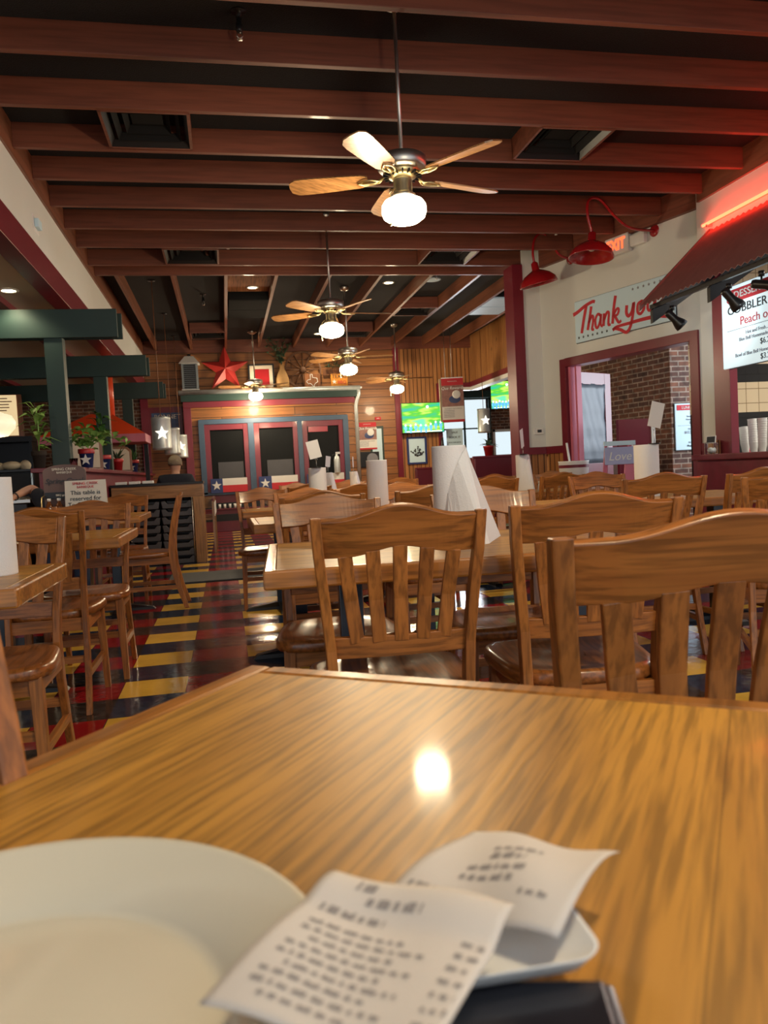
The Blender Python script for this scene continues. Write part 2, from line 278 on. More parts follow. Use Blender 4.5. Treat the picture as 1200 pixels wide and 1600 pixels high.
# ------------------------------------------------------------------ geometry builder
class MB:
    def __init__(s): s.v = []; s.f = []; s.sm = []
    def add(s, vs, fs, smooth=False, M=None):
        n = len(s.v)
        s.v += [tuple(M @ Vector(p)) if M else tuple(p) for p in vs]
        s.f += [tuple(i+n for i in f) for f in fs]; s.sm += [smooth]*len(fs)
        return s
    def box(s, x0, x1, y0, y1, z0, z1, M=None):
        vs = [(x, y, z) for z in (z0, z1) for y in (y0, y1) for x in (x0, x1)]
        return s.add(vs, [(0, 2, 3, 1), (4, 5, 7, 6), (0, 1, 5, 4), (2, 6, 7, 3), (0, 4, 6, 2), (1, 3, 7, 5)], False, M)
    def lathe(s, prof, n=24, c=(0, 0, 0), M=None, smooth=True, cap=True):
        vs = []; fs = []
        for r, z in prof:
            for i in range(n):
                a = 2*PI*i/n; vs.append((c[0]+r*math.cos(a), c[1]+r*math.sin(a), c[2]+z))
        for k in range(len(prof)-1):
            for i in range(n):
                j = (i+1) % n; fs.append((k*n+i, k*n+j, (k+1)*n+j, (k+1)*n+i))
        if cap: fs += [tuple(reversed(range(n))), tuple((len(prof)-1)*n+i for i in range(n))]
        return s.add(vs, fs, smooth, M)
    def cyl(s, r, z0, z1, c=(0, 0, 0), n=20, M=None): return s.lathe([(r, z0), (r, z1)], n, c, M)
    def tube(s, pts, r, n=8, M=None, flat=None):
        """tube along points; r is a number or a list; flat=(w,h) for a rectangular section"""
        P = [Vector(p) for p in pts]; vs = []; fs = []
        R = r if isinstance(r, (list, tuple)) else [r]*len(P)
        prev = None
        for i, p in enumerate(P):
            t = (P[min(i+1, len(P)-1)]-P[max(i-1, 0)]).normalized()
            if prev is None:
                a = Vector((0, 0, 1)) if abs(t.z) < .9 else Vector((0, 1, 0))
                u = t.cross(a).normalized()
            else: u = (prev - t*prev.dot(t)).normalized()
            prev = u; v = t.cross(u)
            for k in range(n):
                a = 2*PI*k/n + (PI/4 if flat else 0)
                if flat: q = u*(flat[0]*.7071*math.cos(a)*R[i]) + v*(flat[1]*.7071*math.sin(a)*R[i])
                else: q = (u*math.cos(a)+v*math.sin(a))*R[i]
                vs.append(tuple(p+q))
        for i in range(len(P)-1):
            for k in range(n):
                j = (k+1) % n; fs.append((i*n+k, i*n+j, (i+1)*n+j, (i+1)*n+k))
        fs += [tuple(reversed(range(n))), tuple((len(P)-1)*n+k for k in range(n))]
        return s.add(vs, fs, not flat, M)
    def prism(s, poly, y0, y1, M=None, axis='Y'):
        """outline in the XZ plane pushed along Y (or XY plane along Z)"""
        n = len(poly)
        if axis == 'Y': vs = [(a, y0, b) for a, b in poly]+[(a, y1, b) for a, b in poly]
        elif axis == 'X': vs = [(y0, a, b) for a, b in poly]+[(y1, a, b) for a, b in poly]
        else: vs = [(a, b, y0) for a, b in poly]+[(a, b, y1) for a, b in poly]
        fs = [tuple(range(n)), tuple(reversed(range(n, 2*n)))]+[(i, i+n, (i+1) % n+n, (i+1) % n) for i in range(n)]
        return s.add(vs, fs, False, M)
    def strip(s, top, bot, th, M=None, smooth=True):
        """solid between two polylines (same count), thickened by th along the local normal"""
        n = len(top); T = [Vector(p) for p in top]; B = [Vector(p) for p in bot]
        vs = []; 
        for i in range(n):
            d = (T[min(i+1, n-1)]-T[max(i-1, 0)]); nn = d.cross(T[i]-B[i]).normalized()*(th/2)
            vs += [T[i]+nn, B[i]+nn, B[i]-nn, T[i]-nn]
        fs = []
        for i in range(n-1):
            for k in range(4):
                j = (k+1) % 4; fs.append((i*4+k, i*4+j, (i+1)*4+j, (i+1)*4+k))
        fs += [(0, 3, 2, 1), tuple((n-1)*4+k for k in range(4))]
        return s.add([tuple(p) for p in vs], fs, False, M)
    def ball(s, c, r, n=16, m=10, sc=(1, 1, 1), M=None):
        vs = []; fs = []
        for i in range(m+1):
            t = PI*i/m
            for k in range(n):
                a = 2*PI*k/n; vs.append((c[0]+sc[0]*r*math.sin(t)*math.cos(a), c[1]+sc[1]*r*math.sin(t)*math.sin(a), c[2]+sc[2]*r*math.cos(t)))
        for i in range(m):
            for k in range(n):
                j = (k+1) % n; fs.append((i*n+k, (i+1)*n+k, (i+1)*n+j, i*n+j))
        return s.add(vs, fs, True, M)
    def mesh(s, name, m):
        me = bpy.data.meshes.new(name); me.from_pydata(s.v, [], s.f); me.update()
        for p, q in zip(me.polygons, s.sm): p.use_smooth = q
        import bmesh
        b = bmesh.new(); b.from_mesh(me); bmesh.ops.remove_doubles(b, verts=b.verts, dist=1e-6); bmesh.ops.recalc_face_normals(b, faces=b.faces); b.to_mesh(me); b.free()
        if m is not None: me.materials.append(m if not isinstance(m, str) else M_[m])
        return me
    def obj(s, name, m, parent=None, bevel=0., kind=None, label=None):
        o = bpy.data.objects.new(name, s.mesh(name, m)); COL.objects.link(o)
        if parent is not None: o.parent = parent
        if bevel > 0:
            bm = o.modifiers.new('bevel', 'BEVEL'); bm.width = bevel; bm.segments = 2; bm.limit_method = 'ANGLE'; bm.angle_limit = math.radians(50)
        if kind: o['kind'] = kind
        if label: o['label'] = label
        return o
def thing(name, label, cat, loc=(0, 0, 0), rz=0., group=None):
    o = bpy.data.objects.new(name, None); COL.objects.link(o); o.empty_display_size = .1
    o.location = loc; o.rotation_euler = (0, 0, math.radians(rz)); o['label'] = label; o['category'] = cat
    if group: o['group'] = group
    return o
def tag(o, label, cat, group=None):
    o['label'] = label; o['category'] = cat
    if group: o['group'] = group
    return o
def copy_tree(o, loc, rz, label, group=None, parent=None):
    c = o.copy(); COL.objects.link(c)
    c.location = loc; c.rotation_euler = (0, 0, math.radians(rz)); c['label'] = label
    if group: c['group'] = group
    for ch in list(o.children):
        d = ch.copy(); COL.objects.link(d); d.parent = c
        for g in list(ch.children):
            e = g.copy(); COL.objects.link(e); e.parent = d
    return c
TN = [0]
def struct(b, name, m, bevel=0.):
    return b.obj(name, m, None, bevel, kind='structure')
def trim(b, m, bevel=0.):
    TN[0] += 1; return struct(b, 'trim_%d' % TN[0], m, bevel)
def text(body, size, m, parent, loc, name='lettering', rot=(PI/2, 0, 0), align='CENTER', extrude=.0015, sx=1., shear=0., offset=0., label=None):
    cu = bpy.data.curves.new('t', 'FONT'); cu.body = body; cu.size = size; cu.align_x = align; cu.align_y = 'CENTER'; cu.extrude = extrude; cu.shear = shear; cu.offset = offset; cu.resolution_u = 4
    t = bpy.data.objects.new('t', cu); COL.objects.link(t)
    bpy.context.view_layer.update(); dg = bpy.context.evaluated_depsgraph_get()
    me = bpy.data.meshes.new_from_object(t.evaluated_get(dg)); bpy.data.objects.remove(t); bpy.data.curves.remove(cu)
    me.materials.clear(); me.materials.append(M_[m])
    o = bpy.data.objects.new(name, me); COL.objects.link(o)
    o.parent = parent; o.location = loc; o.rotation_euler = rot; o.scale = (sx, 1, 1)
    if label: o['label'] = label
    return o
def starpts(r, r2=.40, rot=PI/2, n=5):
    return [((r if i % 2 == 0 else r*r2)*math.cos(rot+PI*i/n), (r if i % 2 == 0 else r*r2)*math.sin(rot+PI*i/n)) for i in range(2*n)]
def light(name, kind, loc, energy, col, size=.1, rot=None, spot=None, sizey=None):
    l = bpy.data.lights.new(name, kind); l.energy = energy; l.color = col
    if kind == 'AREA':
        l.size = size
        if sizey: l.shape = 'RECTANGLE'; l.size_y = sizey
    else: l.shadow_soft_size = size
    if spot: l.spot_size = spot; l.spot_blend = .6
    o = bpy.data.objects.new(name, l); COL.objects.link(o); o.location = loc
    if rot: o.rotation_euler = rot
    return o
# ================================================================== THE ROOM
YF = 15.4; ZC = 3.66; ZB = 3.48
def B(*a): return MB().box(*a)
struct(B(-7, 9, -2.5, 18.2, -.1, 0), 'floor', 'floor')
struct(B(-1.5, 6.2, -.6, YF, ZC, ZC+.1), 'ceiling', 'ceil')
struct(B(-7, -1.5, -2.5, YF, 2.76, 2.84), 'ceiling_low', 'creamlow')
struct(B(3.5, 9, YF+.12, 18.2, 3.3, 3.4), 'ceiling_sunroom', 'ceil')
# cross beams
for y in (3.53, 4.22, 4.853, 5.524, 6.198, 6.80, 7.438, 8.062, 8.68, 9.38, 9.82):
    xr = 4.66 if y < 6.9 else 4.80-(y-6.95)*.3194-.07
    xr = min(xr, 4.62)
    trim(B(-1.37, xr, y, y+.045, ZB, ZC), 'beam', .003)
# joists running away from the camera
for i, x in enumerate((-1.135, -.485, .156, .775, 1.446, 2.106, 2.77, 3.42, 4.05, 4.65)):
    trim(B(x-.022, x+.022, 9.865, YF-.05, ZB, ZC), 'beamY', .003)
trim(B(-1.5, -1.37, -.5, YF-.05, 3.42, ZC), 'beamY')
trim(B(-1.37, 5.05, YF-.05, YF, 3.42, ZC), 'beam')
trim(B(4.62, 4.72, 1.0, 6.9, 3.42, ZC), 'beamY')
# left fascia and lower ceiling trims
struct(B(-1.5, -1.39, -2.5, YF, 2.95, 3.42), 'wall_left', 'cream')
trim(B(-1.52, -1.37, -2.5, YF, 2.72, 2.95), 'maroon', .004)
trim(B(-2.02, -1.90, -2.5, YF, 2.70, 2.76), 'maroon')
trim(B(-3.4, -3.28, -2.5, YF, 2.70, 2.76), 'maroon')
# far wall: brick (left), log cladding, beadboard (right)
struct(B(-7, -1.47, YF, YF+.15, 0, 2.84), 'wall_far_brick', 'brick')
struct(B(-7.1, -7, -2.5, YF, 0, 2.84), 'wall_left_side', 'brickY')
trim(B(-1.49, -1.35, YF-.05, YF+.02, 0, 2.72), 'maroon')
struct(B(-1.47, 3.46, YF, YF+.15, 0, ZC), 'wall_far', 'log')
trim(B(3.42, 3.53, YF-.06, YF, 0, 3.44), 'maroon')
XS = 5.05
b = B(3.46, 4.39, YF, YF+.12, 0, ZC).box(4.39, XS, YF, YF+.12, 2.62, ZC).box(4.39, XS, YF, YF+.12, 0, 1.14)
struct(b, 'wall_far_beadboard', 'bead')
trim(B(4.30, 4.39, YF-.03, YF, 1.14, 2.71), 'maroon'); trim(B(4.30, XS, YF-.04, YF, 2.62, 2.71), 'maroon')
trim(B(4.30, XS, YF-.10, YF+.16, 1.12, 1.17), 'maroon'); trim(B(4.39, XS, YF-.02, YF+.13, 2.56, 2.62), 'white')  # white strip: light reflected along the header's bottom edge, painted as trim
b = B(XS, XS+.12, 9.6, YF+.12, 2.62, ZC)
struct(b, 'wall_right_header', 'beadY')
struct(B(XS, XS+.12, 9.6, YF, 0, 1.14), 'wall_right_low', 'beadY')
trim(B(XS-.04, XS, 9.6, YF, 2.62, 2.72), 'maroon'); trim(B(XS-.02, XS+.14, 9.6, YF, 2.55, 2.62), 'white')  # white strip under this header is likewise a painted-in light reflection
trim(B(XS-.10, XS+.16, 9.6, YF, 1.12, 1.17), 'maroon')
# sunroom beyond the openings, its windows open on the daylight
def wall_with_holes(x0, x1, y0, y1, z0, z1, holes):
    b = MB(); cur = x0
    for hx0, hx1, hz0, hz1 in holes:
        b.box(cur, hx0, y0, y1, z0, z1); b.box(hx0, hx1, y0, y1, z0, hz0); b.box(hx0, hx1, y0, y1, hz1, z1); cur = hx1
    b.box(cur, x1, y0, y1, z0, z1); return b
struct(wall_with_holes(3.5, 9, 17.5, 17.65, 0, 3.4, [(4.95, 6.12, 1.2, 2.56), (6.26, 6.95, 1.24, 1.78)]), 'wall_sunroom', 'brick')
struct(B(8.9, 9.05, 9.9, 17.5, 0, 3.4), 'wall_sunroom_side', 'brickY')
def window(n, x0, x1, z0, z1, y, cols, rows, fm='green'):
    r = bpy.data.objects.new('window_%d' % n, None); COL.objects.link(r); r['kind'] = 'structure'
    f = MB(); t = .05
    f.box(x0-t, x0, y-.04, y+.1, z0-t, z1+t); f.box(x1, x1+t, y-.04, y+.1, z0-t, z1+t)
    f.box(x0-t, x1+t, y-.04, y+.1, z1, z1+t); f.box(x0-t, x1+t, y-.04, y+.1, z0-t, z0)
    for i in range(1, cols):
        x = x0+(x1-x0)*i/cols; f.box(x-.02, x+.02, y, y+.05, z0, z1)
    for i in range(1, rows):
        z = z0+(z1-z0)*i/rows; f.box(x0, x1, y, y+.05, z-.015, z+.015)
    o = f.obj('window_frame', fm, r, kind='structure')
    g = MB().box(x0, x1, y+.02, y+.025, z0, z1).obj('pane', 'glass', r, kind='structure')
window(4, 4.95, 6.12, 1.2, 2.56, 17.5, 2, 2); window(5, 6.26, 6.95, 1.24, 1.78, 17.5, 1, 1, 'white')
trim(B(4.9, 6.3, 17.36, 17.5, 2.58, 2.74), 'green')
# pilaster and the slanting right-hand wall
struct(B(3.80, 4.03, 9.36, 9.62, 1.19, ZC), 'wall_right_pilaster', 'cream')
struct(B(3.80, 4.03, 9.36, 9.62, 0, 1.10), 'wall_right_pilaster_low', 'bead')
trim(B(3.66, 3.80, 9.34, 9.64, 0, ZC-.18), 'maroon', .004)
trim(B(3.79, 4.05, 9.335, 9.63, 1.10, 1.19), 'maroon')
RW = bpy.data.objects.new('wall_right', None); COL.objects.link(RW); RW['kind'] = 'structure'
# local x runs from the camera's end (t=0) away: t = -x
RW.location = (4.80, 6.95, 0); RW.rotation_euler = (0, 0, math.radians(-72.28))
def rw(b, name, m, bevel=0.): return b.obj(name, m, RW, bevel, kind='structure')
b = B(-2.62, -2.2, 0, .14, 1.19, ZC).box(-.17, .08, 0, .14, 0, ZC).box(-2.2, -.17, 0, .14, 2.24, ZC)
rw(b, 'wall_panel', 'cream')
rw(B(-2.50, -2.2, 0, .14, 0, 1.10), 'wainscot', 'bead')
rw(B(-2.50, -2.2, -.02, .0, 1.10, 1.19), 'rail', 'maroon')
rw(B(-.17, .08, -.02, 0, 1.02, 1.10).box(-.17, .08, -.012, 0, 0, 1.02), 'rail', 'maroon')
b = B(-2.2, -2.1, -.025, .16, 0, 2.24).box(-.27, -.17, -.025, .16, 0, 2.24).box(-2.1, -.27, -.025, .16, 2.14, 2.24)
rw(b, 'door_casing', 'maroon', .004)
b = B(-2.1, -2.06, .02, .13, 0, 2.14).box(-2.02, -1.99, .05, .13, 0, 2.14)
rw(b, 'door_jamb', 'pinkp', .003)
rw(B(-2.46, .08, -.06, 0, 3.42, ZC), 'ledger', 'beam')
# neon wall over the serving counter
struct(B(4.65, 4.80, 1.2, 6.95, 2.75, ZC), 'wall_right_upper', 'cream')
trim(B(4.60, 4.68, 6.44, 6.68, 0, 2.75), 'maroon', .004)
struct(B(4.68, 4.80, 6.66, 6.98, 0, 2.75), 'wall_right_return', 'cream')
# kitchen beyond the counter
def tile_mat():
    m, nt, bs = new_mat('kitchen_tiles'); setp(bs, (.5, .45, .35), .2)
    tc, cb = swizzle(nt, 0)
    bt = N(nt, 'ShaderNodeTexBrick'); bt.offset = 0.
    for k, c in (('Color1', (1, 1, 1)), ('Color2', (.93, .93, .93)), ('Mortar', (.35, .3, .25))): bt.inputs[k].default_value = (*c, 1)
    bt.inputs['Scale'].default_value = 1; bt.inputs['Mortar Size'].default_value = .004; bt.inputs['Brick Width'].default_value = .15; bt.inputs['Row Height'].default_value = .15
    nt.links.new(cb.outputs[0], bt.inputs['Vector'])
    sp = N(nt, 'ShaderNodeSeparateXYZ'); nt.links.new(cb.outputs[0], sp.inputs[0])
    r = N(nt, 'ShaderNodeValToRGB'); r.color_ramp.interpolation = 'CONSTANT'
    d = N(nt, 'ShaderNodeMath', operation='DIVIDE'); d.inputs[1].default_value = 4; nt.links.new(sp.outputs[1], d.inputs[0]); nt.links.new(d.outputs[0], r.inputs[0])
    e = r.color_ramp.elements; e[0].position = 0; e[0].color = (.01, .01, .012, 1); e[1].position = 1.40/4; e[1].color = (.62, .50, .33, 1)
    x = e.new(1.71/4); x.color = (.01, .01, .012, 1); x = e.new(1.90/4); x.color = (.62, .52, .38, 1)
    mx = N(nt, 'ShaderNodeMix', data_type='RGBA', blend_type='MULTIPLY'); mx.inputs[0].default_value = 1
    nt.links.new(r.outputs[0], mx.inputs[6]); nt.links.new(bt.outputs['Color'], mx.inputs[7]); nt.links.new(mx.outputs[2], bs.inputs['Base Color'])
    return m
M_['tiles'] = tile_mat()
struct(B(4.82, 8.0, 7.3, 7.42, 0, 3.0), 'wall_kitchen', 'tiles')
struct(B(7.9, 8.0, 1.2, 7.3, 0, 3.0), 'wall_kitchen_side', 'cream')
struct(B(4.8, 8.0, 1.2, 7.4, 2.95, 3.05), 'ceiling_kitchen', 'creamlow')
# entry lobby seen through the doorway
struct(B(5.86, 8.9, 9.45, 9.6, 0, 3.3), 'wall_lobby', 'brick')
lw = struct(MB().box(0, 1.95, -.12, 0, 0, 3.3), 'wall_lobby_side', 'brick'); lw.location = (5.86, 9.452, 0); lw.rotation_euler = (0, 0, math.radians(101))
struct(B(5.2, 8.0, 9.6, 15.0, 3.3, 3.38), 'ceiling_lobby', 'ceil')
# ================================================================== CHAIRS
def chair_meshes():
    S = {}
    # saddle seat: rounded outline, dished top
    n = 36; prof = []
    def outline(k):
        a = 2*PI*k/n; c, s_ = math.cos(a), math.sin(a); e = .52
        x = (abs(c)**e)*(1 if c > 0 else -1); y = (abs(s_)**e)*(1 if s_ > 0 else -1)
        return x*(.205+.022*y), y*.205+.005
    vs = []; fs = []; rings = [(1., .408), (1.02, .418), (1.015, .436), (.985, .446), (.90, .445), (.72, .438), (.45, .433), (.2, .433)]
    for q, z in rings:
        for k in range(n):
            x, y = outline(k); zz = z
            if q < .95: zz = z + .008*math.exp(-(x*q/.045)**2)*(1 if y > 0 else 0) + .004*abs(x/.2)**2
            vs.append((x*q, y*q, zz))
    for r in range(len(rings)-1):
        for k in range(n): j = (k+1) % n; fs.append((r*n+k, r*n+j, (r+1)*n+j, (r+1)*n+k))
    fs += [tuple(reversed(range(n))), tuple((len(rings)-1)*n+k for k in range(n))]
    S['seat'] = MB().add(vs, fs, True).mesh('seat', 'seat')
    for sx in (-1, 1):
        P = [(.172, -.285, 0), (.170, -.235, .16), (.167, -.200, .32), (.166, -.192, .45), (.170, -.200, .56), (.180, -.222, .68), (.190, -.250, .79), (.195, -.272, .882)]
        wd = [.034, .038, .042, .044, .040, .036, .032, .026]
        b = MB(); vs = []; fs = []
        for (x, y, z), d in zip(P, wd):
            for dx, dy in ((-.0125, -d/2), (.0125, -d/2), (.0125, d/2), (-.0125, d/2)): vs.append((sx*(x)+dx, y+dy, z))
        for i in range(len(P)-1):
            for k in range(4): j = (k+1) % 4; fs.append((i*4+k, i*4+j, (i+1)*4+j, (i+1)*4+k))
        fs += [(0, 1, 2, 3), tuple((len(P)-1)*4+k for k in range(4))]
        S['post', sx] = b.add(vs, fs).mesh('back_post', 'chairZ')
        S['leg', sx] = MB().tube([(sx*.185, .175, 0), (sx*.172, .160, .412)], [.8, 1.15], 4, flat=(.034, .034)).mesh('leg', 'chairZ')
    # crest rail: wavy top and bottom, bowed backwards in plan
    T = []; Bt = []
    for i in range(25):
        u = -1+2*i/24; hump = .5+.5*math.cos(PI*min(1, abs(u)/.80))
        bow = -.020*(1-u*u)
        T.append((u*.184, -.270+bow, .876+.030*hump)); Bt.append((u*.178, -.238+bow, .788+.020*(.5+.5*math.cos(PI*min(1, abs(u)/.72)))))
    S['crest'] = MB().strip(T, Bt, .020).mesh('crest_rail', 'chairX')
    T = [(u*.160, -.200-.014*(1-u*u), .590) for u in [i/5-1 for i in range(11)]]; Bt = [(x*.98, y+.004, .538) for x, y, z in T]
    S['lower'] = MB().strip(T, Bt, .018).mesh('lower_rail', 'chairX')
    for k in range(5):
        u = (k-2)/2.85; xt = u*.185; xb = u*.150; hump = .5+.5*math.cos(PI*min(1, abs(u)/.72))
        yt = -.243-.020*(1-u*u); yb = -.203-.014*(1-u*u)
        S['slat', k] = MB().tube([(xb, yb, .575), ((xt+xb)/2, (yt+yb)/2+.008, .68), (xt, yt, .79+.02*hump)], 1., 4, flat=(.034, .012)).mesh('back_slat', 'chairZ')
        # keep the wide side facing front
    for i, a in enumerate(((-.165, .165, .155, .172), (-.160, .160, -.20, -.185))): S['seat_apron', i] = MB().box(*a, .355, .41).mesh('seat_apron', 'chairX')
    for i, a in enumerate(((-.178, -.162, -.185, .16), (.162, .178, -.185, .16))): S['seat_apron', i+2] = MB().box(*a, .355, .41).mesh('seat_apron', 'chairY')
    for i, a in enumerate(((-.183, -.165, -.225, .165), (.165, .183, -.225, .165))): S['side_stretcher', i] = MB().box(*a, .155, .185).mesh('side_stretcher', 'chairY')
    for i, a in enumerate(((-.172, .172, .155, .172), (-.165, .165, -.222, -.206))): S['cross_stretcher', i] = MB().box(*a, .215, .245).mesh('cross_stretcher', 'chairX')
    return S
CS = chair_meshes()
def part(name, me, parent, bevel=0.):
    o = bpy.data.objects.new(name, me); COL.objects.link(o); o.parent = parent
    if bevel: bm = o.modifiers.new('bevel', 'BEVEL'); bm.width = bevel; bm.segments = 2; bm.limit_method = 'ANGLE'
    return o
def make_chair(loc, rz, label, group):
    t = thing('dining_chair', label, 'chair', loc, rz, group)
    part('seat', CS['seat'], t)
    for sx in (-1, 1): part('back_post', CS['post', sx], t, .003); part('leg', CS['leg', sx], t, .002)
    part('crest_rail', CS['crest'], t, .003); part('lower_rail', CS['lower'], t, .002)
    for k in range(5): part('back_slat', CS['slat', k], t, .002)
    for k in range(4): part('seat_apron', CS['seat_apron', k], t)
    for n_ in ('side_stretcher', 'cross_stretcher'):
        for k in range(2): part(n_, CS[n_, k], t)
    return t
G1 = 'oak dining chairs around the tables'
CH = [
 (.402, 2.03, -3, .93, 'oak slat-back chair in the centre, back to the viewer, at the nearest long table'),
 (.92, 2.03, -8, 1.04, 'darker oak slat-back chair just right of the centre one at the same table'),
 (.690, 1.20, -6, 1.22, 'large nearest slat-back chair at the right, cut by the picture edge, with strong wavy grain'),
 (.355, 2.70, 176, 1., 'chair facing the viewer across the nearest long table, at its left end'),
 (.955, 2.62, 176, 1., 'chair facing the viewer across the nearest long table, behind the big paper towel cone'),
 (.449, 3.98, 0, 1., 'dark-backed chair on the near side of the second table, left one'),
 (1.01, 3.98, 0, 1., 'chair on the near side of the second table, right one, beside the salt shaker'),
 (.486, 4.55, 180, 1., 'chair on the far side of the second table, left one, with glossy crest'),
 (1.12, 4.72, 180, 1., 'chair on the far side of the second table, right of the narrow towel roll'),
 (.905, 5.62, 0, 1., 'chair on the near side of the third table, just left of the narrow towel roll'),
 (.275, 6.05, 180, 1., 'chair by the tiled aisle at the left end of the third middle table'),
 (1.967, 5.86, 0, 1., 'dark chair left of the tapered towel roll near the right-hand wall'),
 (2.49, 5.88, 12, 1., 'chair with light catching its crest, right of the tapered towel roll'),
 (3.05, 6.66, 184, 1., 'dark chair behind the light-catching one, close to the red doorway'),
 (2.45, 6.66, 178, 1., 'chair facing the viewer just behind the tapered towel roll'),
 (2.13, 3.72, -8, 1.02, 'dark chair with a high arched crest in front of the doorway'),
 (2.60, 3.70, 4, 1., 'chair in front of the worn maroon half wall'),
 (2.36, 2.96, -28, 1., 'angled chair at the right edge with bluish daylight on its back'),
 (2.48, 4.66, 180, 1., 'chair on the far side of the table before the doorway'),
 (1.999, 8.6, 180, 1., 'small distant chair near the fourth table, left of the maroon booth'),
 (-.775, 2.68, 180, 1., 'chair facing the viewer at the nearest left table, broad crest cut by the picture edge'),
 (-.80, 3.80, 0, .95, 'dark-backed chair behind the nearest left table, back to the viewer, by the aisle'),
 (-.735, 4.27, 180, 1., 'chair facing the viewer on the far side of the second left table'),
 (-.90, 7.02, 180, 1., 'chair beyond the third left table, right of the reserved card'),
 (-.64, 6.42, 90, 1., 'chair standing sideways in the aisle in front of the booster seat station'),
 (.75, 7.45, 0, 1., 'distant chair at the fourth table, left of the middle'),
 (1.40, 7.5, 0, 1., 'distant chair at the fourth table, behind the salt shaker'),
 (-.112, .379, -126.9, 1., 'chair at the left side of the foreground table, only its back post in view'),
 (1.45, 9.0, 180, 1., 'distant chair on the far side of the fourth table, in the middle'),
 (.82, 9.05, 180, 1., 'distant chair on the far side of the fourth table, at its left end'),
]
ch0 = make_chair((CH[0][0], CH[0][1], 0), CH[0][2], CH[0][4], G1)
for x, y, r, s, lb in CH[1:]:
    c = copy_tree(ch0, (x, y, 0), r, lb); c.scale = (s, 1, 1)

# ================================================================== TABLES  (local origin: centre of the top, on the floor)
ZT = .75
def make_table(lx, ly, loc, rz, label, cols=1, grain='X'):
    t = thing('dining_table', label, 'table', loc, rz, 'oak pedestal tables')
    b = MB(); e = .032
    tp = B(-lx/2+e, lx/2-e, -ly/2+e, ly/2-e, ZT-.030, ZT).obj('tabletop', 'table', t, .002)
    for (x0, x1, y0, y1) in ((-lx/2, lx/2, -ly/2, -ly/2+e), (-lx/2, lx/2, ly/2-e, ly/2), (-lx/2, -lx/2+e, -ly/2+e, ly/2-e), (lx/2-e, lx/2, -ly/2+e, ly/2-e)):
        B(x0, x1, y0, y1, ZT-.048, ZT+.0005).obj('edge_band', 'tableE', t, .006)
    for k in range(cols):
        cx = 0 if cols == 1 else (-lx*.3+k*lx*.6)
        B(cx-.035, cx+.035, -.035, .035, .04, ZT-.05).obj('column', 'navycol', t, .004)
        bb = MB()
        for a in (0, 90):
            M = Matrix.Translation((cx, 0, 0)) @ Matrix.Rotation(math.radians(a), 4, 'Z')
            bb.add([(-.27, -.03, 0), (.27, -.03, 0), (.27, .03, 0), (-.27, .03, 0), (-.25, -.025, .02), (.25, -.025, .02), (.25, .025, .02), (-.25, .025, .02), (-.05, -.03, .055), (.05, -.03, .055), (.05, .03, .055), (-.05, .03, .055)],
                   [(0, 3, 2, 1), (0, 1, 5, 4), (2, 3, 7, 6), (1, 2, 6, 5), (3, 0, 4, 7), (4, 5, 9, 8), (6, 7, 11, 10), (5, 6, 10, 9), (7, 4, 8, 11), (8, 9, 10, 11)], False, M)
        bb.obj('cross_foot', 'blackm', t)
        B(cx-.2, cx+.2, -.03, .03, ZT-.062, ZT-.049).obj('top_plate', 'blackm', t)
    return t
# the foreground table: corner at (.027,.973); long side along u1, width .607 along u2
u1 = Vector((-.6, -.8, 0)); u2 = Vector((.8, -.6, 0)); c0 = Vector((.017, .975, 0))
ctr = c0 + u1*.61 + u2*.4245
fg = make_table(1.22, .849, ctr, math.degrees(math.atan2(-.8, -.6)), 'large glossy oak table filling the foreground with the plate and receipts on it')
def corner(x, y, rz, lx, ly):
    a = math.radians(rz); return (x+math.cos(a)*lx/2-math.sin(a)*ly/2, y+math.sin(a)*lx/2+math.cos(a)*ly/2, 0)
make_table(1.22, .80, corner(.075, 1.93, -4, 1.22, .8), -4, 'nearest long oak table beyond the foreground, with the big paper towel cone', 2)
make_table(1.2, .72, (.72, 4.27, 0), 0, 'second long table of the middle row, with a narrow towel roll and salt shaker', 2)
make_table(1.3, .60, (.75, 5.84, 0), 0, 'third table of the middle row, beside the aisle', 2)
make_table(1.5, .80, (1.15, 8.25, 0), 0, 'fourth table of the middle row, far back', 2)
make_table(1.2, .60, (-1.10, 2.27, 0), 0, 'oak table at the left picture edge, nearest of the left row', 2)
make_table(1.2, .76, (-1.08, 4.00, 0), 0, 'second table of the left row with a blue-black column', 1)
make_table(1.2, .90, (-1.23, 6.35, 0), 0, 'third table of the left row, holding the sauce rack and reserved card', 2)
make_table(1.45, .80, (2.42, 4.17, 0), 0, 'table before the doorway with daylight on its top', 2)
make_table(1.40, .74, (2.55, 6.27, 0), 0, 'table near the right wall holding the tapered towel roll', 2)

# ================================================================== THINGS ON THE FOREGROUND TABLE
prof = [(0.001, .003), (.085, .003), (.098, .001), (.105, .004), (.118, .014), (.139, .0225), (.1425, .0245), (.1430, .0265), (.1415, .0275), (.138, .0262), (.121, .0195), (.106, .0125), (.101, .0085), (.0985, .0066), (.095, .0062), (.092, .0070), (.001, .0066)]
pl = MB().lathe(prof, 96, cap=True).obj('plate', 'plate'); pl.location = (-.111, .326, ZT+.001)
tag(pl, 'empty cream melamine plate at the lower left of the foreground table', 'plate')
